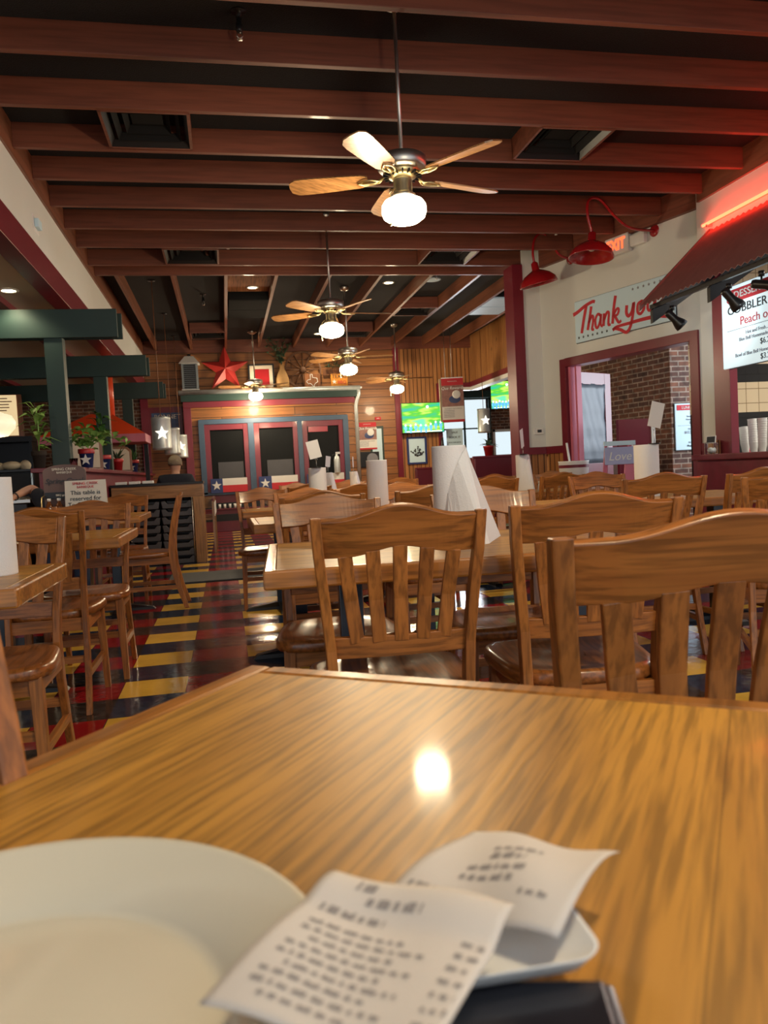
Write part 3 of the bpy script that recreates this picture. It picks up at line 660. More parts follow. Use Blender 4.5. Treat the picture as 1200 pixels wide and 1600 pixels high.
# check folder (black) and small white tray
t = thing('check_folder', 'black leatherette check folder lying under the receipts', 'folder', (.060, .222, ZT+.001), 164)
B(-.065, .065, -.10, .10, 0, .006).obj('cover', 'folder', t, .004); B(-.060, .060, -.095, .095, .0062, .0105).obj('pad', 'folder', t, .003)
t = thing('tip_tray', 'small white plastic tray corner poking out between receipts and black folder', 'tray', (.098, .333, ZT+.0125), -2)
vs = []
def rrect(hx, hy, r, n=6):
    P = []
    for cx, cy, a0 in ((hx-r, hy-r, 0), (-hx+r, hy-r, 90), (-hx+r, -hy+r, 180), (hx-r, -hy+r, 270)):
        for i in range(n+1): a = math.radians(a0+90*i/n); P.append((cx+r*math.cos(a), cy+r*math.sin(a)))
    return P
rings = [(.044, .029, .010, 0), (.049, .034, .013, .007), (.050, .035, .014, .0085), (.048, .033, .012, .008), (.043, .028, .009, .0025)]
vs = []; fs = []; n = len(rrect(1, 1, .1))
for hx, hy, r, z in rings: vs += [(x, y, z) for x, y in rrect(hx, hy, r)]
for k in range(len(rings)-1):
    for i in range(n): j = (i+1) % n; fs.append((k*n+i, k*n+j, (k+1)*n+j, (k+1)*n+i))
fs += [tuple(reversed(range(n))), tuple((len(rings)-1)*n+i for i in range(n))]
MB().add(vs, fs, True).obj('tray_body', 'white', t)
# the two receipt sheets: curved paper grids with real thickness, printed lines as children
def sheet(name, label, P00, P10, P11, P01, zf, nu, nv, lines):
    """bilinear patch P(u,v) lifted by zf(u,v); lines: list of (v, u0, u1, height)"""
    def P(u, v, dz=0):
        x = (1-u)*(1-v)*P00[0]+u*(1-v)*P10[0]+u*v*P11[0]+(1-u)*v*P01[0]; y = (1-u)*(1-v)*P00[1]+u*(1-v)*P10[1]+u*v*P11[1]+(1-u)*v*P01[1]
        return (x, y, zf(u, v)+dz)
    vs = []; fs = []
    for dz in (0, .0004):
        for j in range(nv+1):
            for i in range(nu+1): vs.append(P(i/nu, j/nv, dz))
    m = (nu+1)*(nv+1)
    for j in range(nv):
        for i in range(nu):
            a = j*(nu+1)+i; q = (a, a+1, a+nu+2, a+nu+1); fs.append(tuple(reversed(q))); fs.append(tuple(k+m for k in q))
    rim = [i for i in range(nu+1)]+[j*(nu+1)+nu for j in range(1, nv+1)]+[nv*(nu+1)+i for i in range(nu-1, -1, -1)]+[j*(nu+1) for j in range(nv-1, 0, -1)]
    for a, b_ in zip(rim, rim[1:]+rim[:1]): fs.append((a, b_, b_+m, a+m))
    o = MB().add(vs, fs, True).obj(name, 'receipt'); tag(o, label, 'receipt')
    b = MB(); rnd = random.Random(3)
    for v, ua, ub, h in lines:
        u = ua
        while u < ub:
            wd = rnd.uniform(.018, .075); e = min(ub, u+wd); k = max(1, int((e-u)/.02))
            pts = [(u+(e-u)*i/k) for i in range(k+1)]
            for p, q in zip(pts, pts[1:]):
                hh = h*rnd.uniform(.75, 1.1)
                b.add([P(p, v, .0008), P(q-.002, v, .0008), P(q-.002, v+hh, .0008), P(p, v+hh, .0008)], [(0, 1, 2, 3)])
            u = e+.022
    b.obj('printed_text', 'inkr', o)
    return o
zt = ZT
def zA(u, v):   # lower sheet: rests on the plate rim at its left, hump at the top fold
    return zt+.0335+.004*math.sin(PI*v)*(1-u)+.010*max(0, v-.72)/.28*math.sin(PI*min(1, (v-.5)/.62)) + .0016*math.sin(7*u+3*v)
LA = [(.10+.062*i, .12 if i % 3 else .2, .74 if i % 2 else .62, .024) for i in range(9)]+[(.70, .10, .45, .045), (.80, .30, .60, .05), (.88, .2, .32, .07)]+[(.16+.085*i, .86, .97, .03) for i in range(7)]
sheet('receipt', 'nearest paper receipt with lines of print, overlapping the plate rim', (-.022, .294), (.052, .240), (.112, .315), (.040, .366), zA, 22, 22, LA)
def zB(u, v): return zt+.0215+.011*math.sin(PI*v)*(.35+.65*u)+.0018*math.sin(9*u+5*v)+.004*u
LB = [(.30, .30, .62, .05), (.40, .30, .66, .05), (.52, .38, .60, .07), (.64, .35, .66, .04), (.12, .08, .35, .05), (.2, .7, .86, .04)]
sheet('receipt', 'farther wrinkled receipt sheet pointing to the right on the foreground table', (.062, .366), (.128, .306), (.188, .364), (.128, .424), zB, 20, 20, LB)

# ================================================================== PAPER TOWEL ROLLS, CARDS, SHAKERS
def towel_roll(loc, label, r=.062, h=.285, flap=None, rz=0, spindle=False):
    t = thing('paper_towel_roll', label, 'paper towel roll', loc, rz, 'paper towel rolls on the tables')
    MB().lathe([(.02, 0), (r, 0), (r*1.005, .004), (r*1.005, h-.004), (r, h), (.02, h)], 36, cap=False).obj('roll', 'towel', t)
    MB().lathe([(.0205, .002), (.0205, h-.002)], 16, cap=False).obj('core_tube', 'box', t)
    if spindle:
        MB().cyl(.09, -.0, .012, n=24).obj('holder_base', 'blackm', t); MB().cyl(.006, 0, h+.05, n=8).obj('spindle', 'blackm', t)
    if flap:
        # loose sheet: leaves the roll near its top and fans out to the table like a half tent
        q = r/.068*flap; v = h/.30
        T = [(-.052, -.048, .03), (-.044, -.056, .09), (-.028, -.066, .155), (-.006, -.0715, .21), (.018, -.070, .25), (.042, -.058, .277), (.060, -.038, .290), (.067, -.020, .294), (.070, 0, .295), (.066, .02, .293)]
        Bt = [(-.055, -.050, .002), (-.040, -.074, .002), (-.018, -.100, .002), (.004, -.122, .002), (.026, -.140, .002), (.047, -.152, .002), (.060, -.142, .002), (.092, -.078, .002), (.13, -.008, .002), (.162, .052, .002)]
        T = [(x*r/.068, y*r/.068, z*v) for x, y, z in T]; Bt = [(x*q, y*q, z) for x, y, z in Bt]
        MB().strip(T, Bt, .0012).obj('loose_sheet', 'towel', t)
    return t
towel_roll((.686, 2.35, ZT), 'largest paper towel roll with a wide loose sheet spreading into a cone', .053, .30, 1.42)
towel_roll((.872, 4.50, ZT), 'narrow upright white towel roll in the middle of the second table', .061, .30)
towel_roll((.665, 5.75, ZT), 'towel roll with a blank card clip, on the third table', .066, .285)
towel_roll((1.03, 7.95, ZT), 'small distant towel roll with flared sheet, left one on the fourth table', .048, .25, .9)
towel_roll((1.36, 8.35, ZT), 'small distant towel roll with flared sheet, right one on the fourth table', .042, .25, 1.)
towel_roll((2.42, 6.12, ZT), 'tapered towel roll with flared sheet near the right wall', .056, .31, .95, 5)
towel_roll((2.48, 4.28, ZT), 'wide towel roll in front of the brick corner of the doorway', .072, .31)
towel_roll((-.655, 2.33, ZT), 'towel roll at the left picture edge on the nearest left table', .070, .27)
def clip_card(loc, label, rz, tilt, w_=.075, h_=.10, zc=.16, m='paper', extra=None):
    t = thing('card_holder', label, 'card holder', loc, rz, 'clip stands with table cards')
    MB().cyl(.035, 0, .006, n=20).obj('stand_base', 'blackm', t)
    MB().tube([(0, 0, .005), (0, 0, zc-.02)], .0022, 6).obj('stem', 'steel', t)
    MB().tube([(0, 0, zc-.02), (.008, 0, zc-.008), (0, 0, zc+.004), (-.008, 0, zc-.008), (0, 0, zc-.02)], .0018, 6).obj('clip', 'steel', t)
    M = Matrix.Translation((0, 0, zc)) @ Matrix.Rotation(math.radians(tilt), 4, 'Y')
    MB().box(-w_/2, w_/2, -.001, .001, 0, h_, M).obj('card', m, t)
    return t
# the stands rise out of the roll cores
clip_card((.655, 5.68, ZT+.285), 'white number card tilted above the roll on the third table', 0, -12, .09, .13, .07)
clip_card((2.40, 6.05, ZT+.31), 'narrow white card above the tapered towel roll', 55, -12, .10, .15, .06)
clip_card((2.50, 4.22, ZT+.31), 'cream card tilted above the wide towel roll by the doorway', 0, 14, .085, .15, .10, 'card')
clip_card((1.03, 7.95, ZT+.25), 'tiny distant card above the left roll of the fourth table', 30, 8, .06, .11, .06)
clip_card((1.36, 8.35, ZT+.25), 'tiny distant card above the right roll of the fourth table', 70, 6, .05, .11, .05)
def shaker(loc, label):
    t = thing('salt_shaker', label, 'shaker', loc, 0, 'glass shakers')
    MB().lathe([(.018, 0), (.021, .004), (.019, .03), (.016, .05), (.014, .062)], 10).obj('glass_body', 'salt', t)
    MB().lathe([(.0155, .060), (.0165, .064), (.016, .078), (.010, .084), (.002, .085)], 16).obj('cap', 'steel', t)
    return t
s0 = shaker((.952, 4.36, ZT), 'glass salt shaker right of the narrow towel roll')
copy_tree(s0, (-1.02, 3.88, ZT), 0, 'glass shaker on the second left table')
copy_tree(s0, (2.60, 6.20, ZT), 0, 'glass shaker right of the tapered towel roll')
copy_tree(s0, (.80, 2.50, ZT), 0, 'glass shaker behind the big towel cone on the nearest long table')
copy_tree(s0, (1.00, 4.28, ZT), 0, 'glass shaker standing farther right on the second table')
M_['boardw'] = wood('ceiling_board_wood', (.34, .13, .045), (.18, .06, .02), 'Y', scale=.5, rough=.8, coat=0)
# ================================================================== CEILING: FANS, VENTS, LAMPS
def make_fan(loc, rz, label):
    """origin at the ceiling; drop to the motor .95 m"""
    t = thing('ceiling_fan', label, 'ceiling fan', loc, rz, 'ceiling fans with opal light')
    MB().lathe([(.012, 0), (.065, 0), (.068, -.015), (.055, -.05), (.02, -.065)], 24).obj('canopy', 'steel', t)
    MB().cyl(.011, -.86, -.05, n=10).obj('downrod', 'steel', t)
    MB().lathe([(.014, -.85), (.03, -.862), (.07, -.870), (.128, -.885), (.140, -.895), (.140, -.950), (.132, -.958), (.10, -.975)], 36).obj('motor_housing', 'steel', t)
    MB().lathe([(.105, -.972), (.112, -.978), (.070, -1.005), (.055, -1.01)], 36).obj('vented_ring', 'brass', t)
    b = MB()
    for k in range(18):
        a = 2*PI*k/18; M = Matrix.Rotation(a, 4, 'Z'); b.box(.075, .112, -.004, .004, -1.001, -.985, M)
    b.obj('ring_slots', 'blackm', t)
    MB().lathe([(.05, -1.005), (.055, -1.02), (.055, -1.085), (.060, -1.09), (.072, -1.10), (.076, -1.115), (.07, -1.118)], 30).obj('light_fitter', 'steel', t)
    MB().lathe([(.070, -1.112), (.080, -1.122), (.112, -1.135), (.128, -1.160), (.130, -1.195), (.120, -1.225), (.085, -1.250), (.035, -1.262), (.001, -1.264)], 32).obj('globe', 'globe', t)
    MB().tube([(-.068, -.03, -1.08), (-.115, -.05, -1.12), (-.125, -.055, -1.2), (-.125, -.055, -1.285)], .0022, 6).ball((-.125, -.055, -1.295), .009, 8, 6).obj('pull_chain', 'brass', t)
    for k in range(5):
        M = Matrix.Rotation(2*PI*k/5, 4, 'Z')
        Mb = M @ Matrix.Translation((0, 0, -1.0)) @ Matrix.Rotation(math.radians(14), 4, 'X')
        out = []
        for x, w_ in ((.20, .040), (.24, .058), (.40, .068), (.56, .074), (.62, .070), (.655, .045), (.662, 0)): out.append((x, w_))
        poly = out + [(x, -w_) for x, w_ in reversed(out[:-1])]
        bl = MB().prism(poly, -.004, .004, Mb, axis='Z').obj('blade', 'blade', t)
        ir = MB().tube([(.10, 0, -.985), (.135, .012, -1.012), (.175, .030, -1.010), (.22, .028, -1.008), (.26, 0, -1.012), (.22, -.028, -1.016), (.175, -.030, -1.012), (.135, -.012, -1.012), (.10, 0, -.985)], .006, 6, M)
        ir.tube([(.10, 0, -.985), (.16, 0, -1.016), (.235, 0, -1.012)], .007, 6, M)
        ir.obj('blade_iron', 'brass', bl)
    return t
FANS = [((1.10, 4.44, ZC), 18, 'nearest and largest ceiling fan with lit opal globe'), ((1.175, 8.12, ZC), 8, 'second ceiling fan, one pale blade turned to the viewer'),
        ((1.835, 11.2, ZC), -4, 'third ceiling fan, in front of the orange sign'), ((.632, 14.5, ZC), 40, 'leftmost ceiling fan, hanging before the framed red picture'), ((3.17, 14.0, ZC), -8, 'rightmost ceiling fan, over the television')]
f0 = make_fan(*FANS[0])
for l, r, lb in FANS[1:]: copy_tree(f0, l, r, lb)
# one more fan, unseen, added overhead for warm light on the foreground table
FANS.append(((1.05, .75, ZC), 33, 'unseen ceiling fan added overhead to light the foreground table')); copy_tree(f0, *FANS[-1])
FANS.append(((-1.0, -1.6, ZC), 10, ''))
FANS.pop()
for (l, r, lb) in FANS: light('fan_lamp_glow', 'POINT', (l[0], l[1], l[2]-1.33), 55, WARM, .10)  # includes the lamp of the added overhead fan
def make_vent(x, y, label, s=.60, sy=.60):
    t = thing('ceiling_vent', label, 'air vent', (x, y, ZB-.004), 0, 'square air diffusers between the beams')
    h = s/2; k = sy/2
    b = MB().box(-h, -h+.02, -k, k, 0, .17).box(h-.02, h, -k, k, 0, .17).box(-h, h, -k, -k+.02, 0, .17).box(-h, h, k-.02, k, 0, .17)
    b.obj('duct_box', 'beam', t)
    for i, (f, z) in enumerate(((.94, .0), (.74, .025), (.52, .05))):
        a, c = h*f, k*f; b = MB(); q = .030
        for sx, sy_ in ((0, 1), (0, -1), (1, 0), (-1, 0)):
            if sx == 0: vs = [(-a, sy_*c, z), (a, sy_*c, z), (a-q, sy_*(c-q), z+.045), (-a+q, sy_*(c-q), z+.045)]
            else: vs = [(sx*a, -c, z), (sx*a, c, z), (sx*(a-q), c-q, z+.045), (sx*(a-q), -c+q, z+.045)]
            vs += [(x_, y_, z_+.006) for x_, y_, z_ in vs]
            b.add(vs, [(0, 1, 2, 3), (7, 6, 5, 4), (0, 1, 5, 4), (1, 2, 6, 5), (2, 3, 7, 6), (3, 0, 4, 7)])
        b.obj('louvre_ring', 'matteblack' if i != 0 else 'blackm', t)
    MB().box(-h*.36, h*.36, -k*.36, k*.36, .09, .10).obj('centre_plate', 'matteblack', t)
    return t
v0 = make_vent(-.39, 5.86, 'nearest left square vent, dusty, between two cross beams')
for x, y, lb in ((2.76, 5.86, 'nearest right square vent, tinted by the red neon'), (-.22, 9.05, 'small square vent above the tin pendants, left'), (2.75, 9.05, 'square vent at the last cross beams, right of the second fan'),
                 (-.14, 13.9, 'far left vent above the grey lantern'), (3.09, 12.1, 'far vent with bright louvres between right joists'), (2.42, 14.0, 'far vent behind the second fan')):
    copy_tree(v0, (x, y, ZB-.004), 0, lb)
t = thing('return_grille', 'black ribbed air grille between two joists above the shelf', 'air grille', (.478, 11.85, ZB+.01))
B(-.28, .28, -.62, .62, 0, .16).obj('grille_box', 'matteblack', t)
b = MB()
for k in range(28): b.box(-.26+k*.019, -.252+k*.019, -.60, -.03, -.008, 0).box(-.26+k*.019, -.252+k*.019, .03, .60, -.008, 0)
b.obj('grille_slats', 'matteblack', t)
t = thing('light_panel', 'dim grey prismatic light panel between the right joists', 'light panel', (4.38, 11.9, ZB+.02))
B(-.28, .28, -.62, .62, .02, .12).obj('panel_housing', 'blackm', t); B(-.27, .27, -.60, -.02, 0, .02).obj('lens', 'skyl', t); B(-.27, .27, .02, .60, 0, .02).obj('lens', 'skyl', t)
def downlight(x, y, label, z=ZC):
    t = thing('recessed_light', label, 'recessed light', (x, y, z), 0, 'recessed ceiling lights')
    MB().lathe([(.062, -.002), (.085, -.002), (.088, -.008), (.062, -.012)], 28, cap=False).obj('trim_ring', 'white', t)
    MB().lathe([(.001, -.006), (.060, -.006), (.060, -.001)], 24).obj('lamp_face', 'lite', t)
    return t
d0 = downlight(.589, 11.0, 'recessed light in a brown panel above the black grille')
d0.location = (.52, 10.95, ZC)
for x, y, lb in ((2.435, 10.95, 'recessed light right of the second fan'), (.637, 14.6, 'recessed light above the leftmost fan'), (1.884, 14.85, 'recessed light half hidden behind the second fan')): copy_tree(d0, (x, y, ZC), 0, lb)
copy_tree(d0, (-1.78, 7.5, 2.76), 0, 'recessed light in the low cream ceiling at the left edge')
tag(B(.19, .76, 10.0, 11.20, ZC-.06, ZC-.002).obj('ceiling_board', 'boardw'), 'brown wooden board set between joists around a recessed light', 'board')
d0.location.z = ZC-.06
for x, y, z, e, s_ in ((.52, 10.95, 3.5, 30, 120), (2.435, 10.95, 3.55, 40, 110), (.637, 14.6, 3.55, 30, 120), (1.884, 14.85, 3.55, 30, 120), (-1.78, 7.5, 2.7, 16, 130)):
    light('recessed_glow', 'SPOT', (x, y, z), e, WARM, .05, spot=math.radians(s_))
t = thing('ceiling_speaker', 'round white ceiling speaker right of the recessed light', 'speaker', (3.036, 10.8, ZC)); MB().lathe([(.001, -.014), (.11, -.012), (.125, -.004), (.125, 0)], 28).obj('grille', 'signwhite', t)
def sprinkler(x, y, label):
    t = thing('sprinkler_head', label, 'sprinkler', (x, y, ZC), 0, 'fire sprinklers')
    MB().lathe([(.001, 0), (.045, 0), (.045, -.006), (.015, -.01), (.015, -.075), (.02, -.078), (.02, -.11), (.012, -.12)], 14).obj('pipe', 'blackm', t)
    MB().tube([(.012, 0, -.12), (.018, 0, -.14), (.002, 0, -.155)], .003, 5).tube([(-.012, 0, -.12), (-.018, 0, -.14), (-.002, 0, -.155)], .003, 5).obj('yoke', 'steel', t)
    MB().cyl(.017, -.16, -.157, n=12).obj('deflector', 'steel', t)
    return t
sp0 = sprinkler(.235, 4.66, 'nearest fire sprinkler, before the second cross beam')
for x, y, lb in ((.18, 8.80, 'fire sprinkler among the far cross beams'), (-.158, 11.6, 'fire sprinkler above the tin pendants'), (2.916, 10.15, 'fire sprinkler beside the round speaker'), (3.75, 8.20, 'fire sprinkler inside the loop of the red gooseneck lamp')): copy_tree(sp0, (x, y, ZC), 0, lb)
# tin pendants
def tin_pendant(x, y, zt_, zb, label, r=.10, lit=True, rz=0):
    t = thing('tin_pendant', label, 'pendant lamp', (x, y, ZC), rz, 'galvanised tin pendants with star cutouts')
    MB().tube([(0, 0, 0), (0, 0, zt_-ZC)], .005, 8).obj('rod', 'box', t)
    MB().cyl(.05, -.012, 0, n=20).obj('canopy', 'blackm', t)
    z0, z1 = zb-ZC, zt_-ZC
    MB().lathe([(r-.004, z0), (r, z0), (r, z0+.02), (r+.003, z0+.024), (r, z0+.03), (r, z1-.03), (r+.003, z1-.024), (r, z1-.02), (r, z1), (.01, z1), (.01, z1-.004), (r-.004, z1-.004), (r-.004, z0)], 32, cap=False).obj('tin_shade', 'galv', t)
    vs = []; 
    for px_, pz in starpts(.095, .42):
        a = px_/r; vs.append(((r+.006)*math.sin(a), -(r+.006)*math.cos(a), (z0+z1)/2+pz))
    n = len(vs); c = (0, -(r+.016), (z0+z1)/2); V2 = [tuple(Vector(v)*1.0+Vector((0, .003, 0))) for v in vs]
    fs = [(n, i, (i+1) % n) for i in range(n)]
    MB().add(vs+[c], fs).obj('star_cutout', 'star' if lit else 'brass', t)
    MB().ball((0, 0, z0+.10), .032, 12, 8).obj('bulb', 'lite' if lit else 'brass', t)
    return t
tin_pendant(-.80, 10.8, 1.855, 1.425, 'nearest tin pendant of the left trio, with star cutout', .125, rz=8)
tin_pendant(-.80, 12.9, 1.85, 1.43, 'middle tin pendant of the left trio', .125, rz=-55, lit=True)
tin_pendant(-.775, 14.86, 1.85, 1.43, 'farthest tin pendant of the left trio', .125, rz=4)
tin_pendant(4.72, 13.76, 2.04, 1.60, 'tin pendant hanging before the bright sunroom window', .115, lit=True)
# warm glass pendant over the buffet, far left
t = thing('bowl_pendant', 'glowing cream bowl lamp at the left picture edge', 'pendant lamp', (-1.60, 6.0, 2.76))
MB().tube([(0, 0, 0), (0, 0, -1.22)], .006, 8).obj('rod', 'brass', t)
M_['bowl'] = mat('lit_cream_bowl', (1, .95, .8), .4, var=0, emis=(1., .88, .55), es=.45)
MB().lathe([(.02, -1.20), (.13, -1.24), (.155, -1.285), (.15, -1.33), (.10, -1.385), (.001, -1.40)], 32).obj('glass_bowl', 'bowl', t)
light('bowl_glow', 'POINT', (-1.6, 6.0, 1.28), 3, WARM, .12)
# gooseneck lamps
def gooseneck(pts, shade_c, tilt_dir, label, mount):
    t = thing('gooseneck_lamp', label, 'wall lamp', mount, 0, 'red enamel gooseneck barn lamps')
    m = Vector(mount)
    P = [Vector(p)-m for p in pts]
    # smooth through points
    S = []
    for i in range(len(P)-1):
        a = P[max(i-1, 0)]; b_ = P[i]; c = P[i+1]; d = P[min(i+2, len(P)-1)]
        for k in range(8):
            q = k/8; S.append(.5*((2*b_)+(-a+c)*q+(2*a-5*b_+4*c-d)*q*q+(-a+3*b_-3*c+d)*q**3))
    S.append(P[-1])
    MB().tube(S, .014, 10).obj('gooseneck_arm', 'redp', t)
    n = Vector((-.953, -.304, 0))
    MB().lathe([(.001, 0), (.065, 0), (.062, .014), (.03, .022), (.001, .022)], 24, M=Matrix.Translation((0, 0, 0)) @ n.to_track_quat('Z', 'Y').to_matrix().to_4x4()).obj('wall_plate', 'redp', t)
    ax = Vector(tilt_dir).normalized(); Ms = Matrix.Translation(P[-1]) @ ax.to_track_quat('Z', 'Y').to_matrix().to_4x4()
    MB().lathe([(.016, -.02), (.04, 0), (.042, .07), (.05, .08), (.085, .095), (.15, .13), (.205, .185), (.222, .235), (.224, .245), (.217, .245), (.20, .19), (.145, .137), (.08, .103), (.04, .09)], 36, M=Ms, cap=False).obj('lamp_shade', 'redp', t)
    MB().ball((0, 0, .14), .04, 12, 8, M=Ms).obj('bulb', 'white', t)
    return t
gooseneck([(4.60, 7.61, 3.37), (4.26, 7.50, 3.36), (4.05, 7.44, 3.46), (3.86, 7.38, 3.60), (3.72, 7.33, 3.58), (3.69, 7.32, 3.45), (3.74, 7.335, 3.25)], None, (-.10, -.05, -1), 'red gooseneck barn lamp whose round plate is fixed right of the exit sign', (4.60, 7.61, 3.37))
gooseneck([(4.20, 8.80, 3.40), (4.03, 8.75, 3.44), (3.90, 8.71, 3.60), (3.78, 8.67, 3.66), (3.68, 8.64, 3.58), (3.645, 8.62, 3.42), (3.66, 8.625, 3.30)], None, (.22, .06, -1), 'red gooseneck barn lamp farther away, left of the exit sign', (4.20, 8.80, 3.40))

# ================================================================== LEFT SIDE: GREEN POST FRAMES, DIVIDER, BUFFET
for k, y in enumerate((7.67, 10.39, 13.17)):
    nm = ('nearest', 'middle', 'farthest')[k]
    t = thing('green_post_frame', nm+' dark green post with a broad crossbeam along the buffet side', 'post', (-1.475, y, 1.17), 0, 'green timber post frames')
    B(-.08, .08, 0, .14, 0, 1.20).obj('post', 'green', t, .004)
    B(-4.6, .575, -.02, .02, 1.19, 1.45).obj('crossbeam', 'green', t, .004)
    B(-4.6, .60, .14, .18, 1.20, 1.44).obj('crossbeam', 'green', t, .004)
struct(B(-1.62, -1.36, 7.4, YF-.05, 0, 1.13), 'wall_divider', 'maroonw')
trim(B(-1.68, -1.30, 7.36, YF-.05, 1.13, 1.17), 'maroonw', .004)
# buffet with sneeze guard
t = thing('salad_buffet', 'stainless buffet with pale glass sneeze guard at the left edge', 'buffet', (-2.46, 8.2, 0))
B(-.60, .62, -.35, .35, 0, .86).obj('cabinet', 'grey', t, .01); B(-.64, .66, -.39, .39, .86, .90).obj('counter_rim', 'steel', t, .006)
for x in (-.6, 0, .6): B(x-.008, x+.008, -.012, .012, .90, 1.16).obj('guard_post', 'steel', t)
MB().add([(-.62, -.38, .98), (.64, -.38, .98), (.64, -.10, 1.17), (-.62, -.10, 1.17), (-.62, -.374, .975), (.64, -.374, .975), (.64, -.094, 1.165), (-.62, -.094, 1.165)], [(0, 1, 2, 3), (7, 6, 5, 4), (0, 1, 5, 4), (1, 2, 6, 5), (2, 3, 7, 6), (3, 0, 4, 7)]).obj('sneeze_guard', 'glass', t)
B(-.64, .66, -.12, .38, 1.165, 1.185).obj('guard_top', 'blackm', t)
for k in range(4): B(-.52+k*.27, -.29+k*.27, -.2, .2, .895, .92).obj('food_pan', 'white' if k % 2 else 'leafy', t, .01)
tag(MB().ball((0, 0, .04), .07, 12, 8, (1.4, 1, .6)).ball((.12, .02, .035), .055, 12, 8).ball((-.13, .01, .035), .06, 12, 8, (1.2, 1, .7)).obj('bread_pile', 'beige'), 'pale beige rolls heaped on top of the buffet guard', 'bread').location = (-2.05, 8.25, 1.190)
# menu panels on the brick wall, far left
t = thing('menu_board', 'warm-lit wooden menu board high on the far left brick wall', 'menu board', (-3.36, 12.7, 2.10), 8)
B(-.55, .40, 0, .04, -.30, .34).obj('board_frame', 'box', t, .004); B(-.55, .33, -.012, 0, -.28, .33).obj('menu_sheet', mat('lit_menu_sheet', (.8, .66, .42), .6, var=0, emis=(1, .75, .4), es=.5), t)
b = MB(); rr_ = random.Random(2)
for c_ in range(3):
    for k in range(12):
        x0 = -.50+c_*.28; b.box(x0, x0+rr_.uniform(.1, .22), -.015, -.012, .27-k*.045, .285-k*.045)
b.obj('menu_lines', 'box', t)
t = thing('kiosk_cabinet', 'black open cabinet below the menu board', 'cabinet', (-3.25, 12.9, 0))
b = B(-.6, -.56, -.2, .25, 0, 1.76).box(.36, .40, -.2, .25, 0, 1.76).box(-.6, .40, .21, .25, 0, 1.76); b.obj('carcass', 'blackm', t)
B(-.62, .42, -.24, .27, 1.72, 1.80).obj('top_shelf', 'blackm', t); B(-.56, .36, -.18, .21, .85, .89).obj('shelf', 'blackm', t)
# orange hood
t = thing('orange_hood', 'orange-red pyramid hood with a red flue between the green posts', 'hood', (-1.95, 12.2, 0))
MB().add([(-.62, -.4, 1.72), (.85, -.4, 1.72), (.85, .4, 1.72), (-.62, .4, 1.72), (.05, -.05, 2.05), (.35, -.05, 2.05), (.35, .1, 2.05), (.05, .1, 2.05)], [(0, 3, 2, 1), (4, 5, 6, 7), (0, 1, 5, 4), (1, 2, 6, 5), (2, 3, 7, 6), (3, 0, 4, 7)]).obj('hood_cone', 'orange', t)
B(-.62, .85, -.41, .41, 1.60, 1.72).obj('hood_band', 'pinkp', t); MB().cyl(.10, 2.0, 2.76, (.30, 0, 0)).obj('flue', 'orange', t)
for x in (-.55, .78): B(x-.03, x+.03, .3, .36, 0, 1.6).obj('leg', 'blackm', t)
B(-.6, .83, -.36, .36, .0, 1.0).obj('hearth_cabinet', 'blackm', t)
# chalkboard easels on the divider
def easel(x, y, rz, s, label):
    t = thing('easel_board', label, 'easel board', (x, y, 1.17), rz, 'wood-framed pale panels on the divider')
    h, w_ = .40*s, .22*s
    b = MB().prism([(-w_, 0), (-w_, h*.85), (-w_*.4, h), (w_*.7, h), (w_, h*.85), (w_, 0)], 0, .025); b.obj('wood_frame', 'box', t, .003)
    MB().prism([(-w_*.82, .03), (-w_*.82, h*.80), (-w_*.35, h*.92), (w_*.6, h*.92), (w_*.82, h*.80), (w_*.82, .03)], -.004, 0).obj('pale_panel', 'creamlow', t)
    return t
easel(-1.55, 9.3, 20, .95, 'wood-framed pale panel right of the nearest green post'); easel(-1.49, 11.7, 20, .9, 'narrow wood-framed pale panel behind the middle green post')
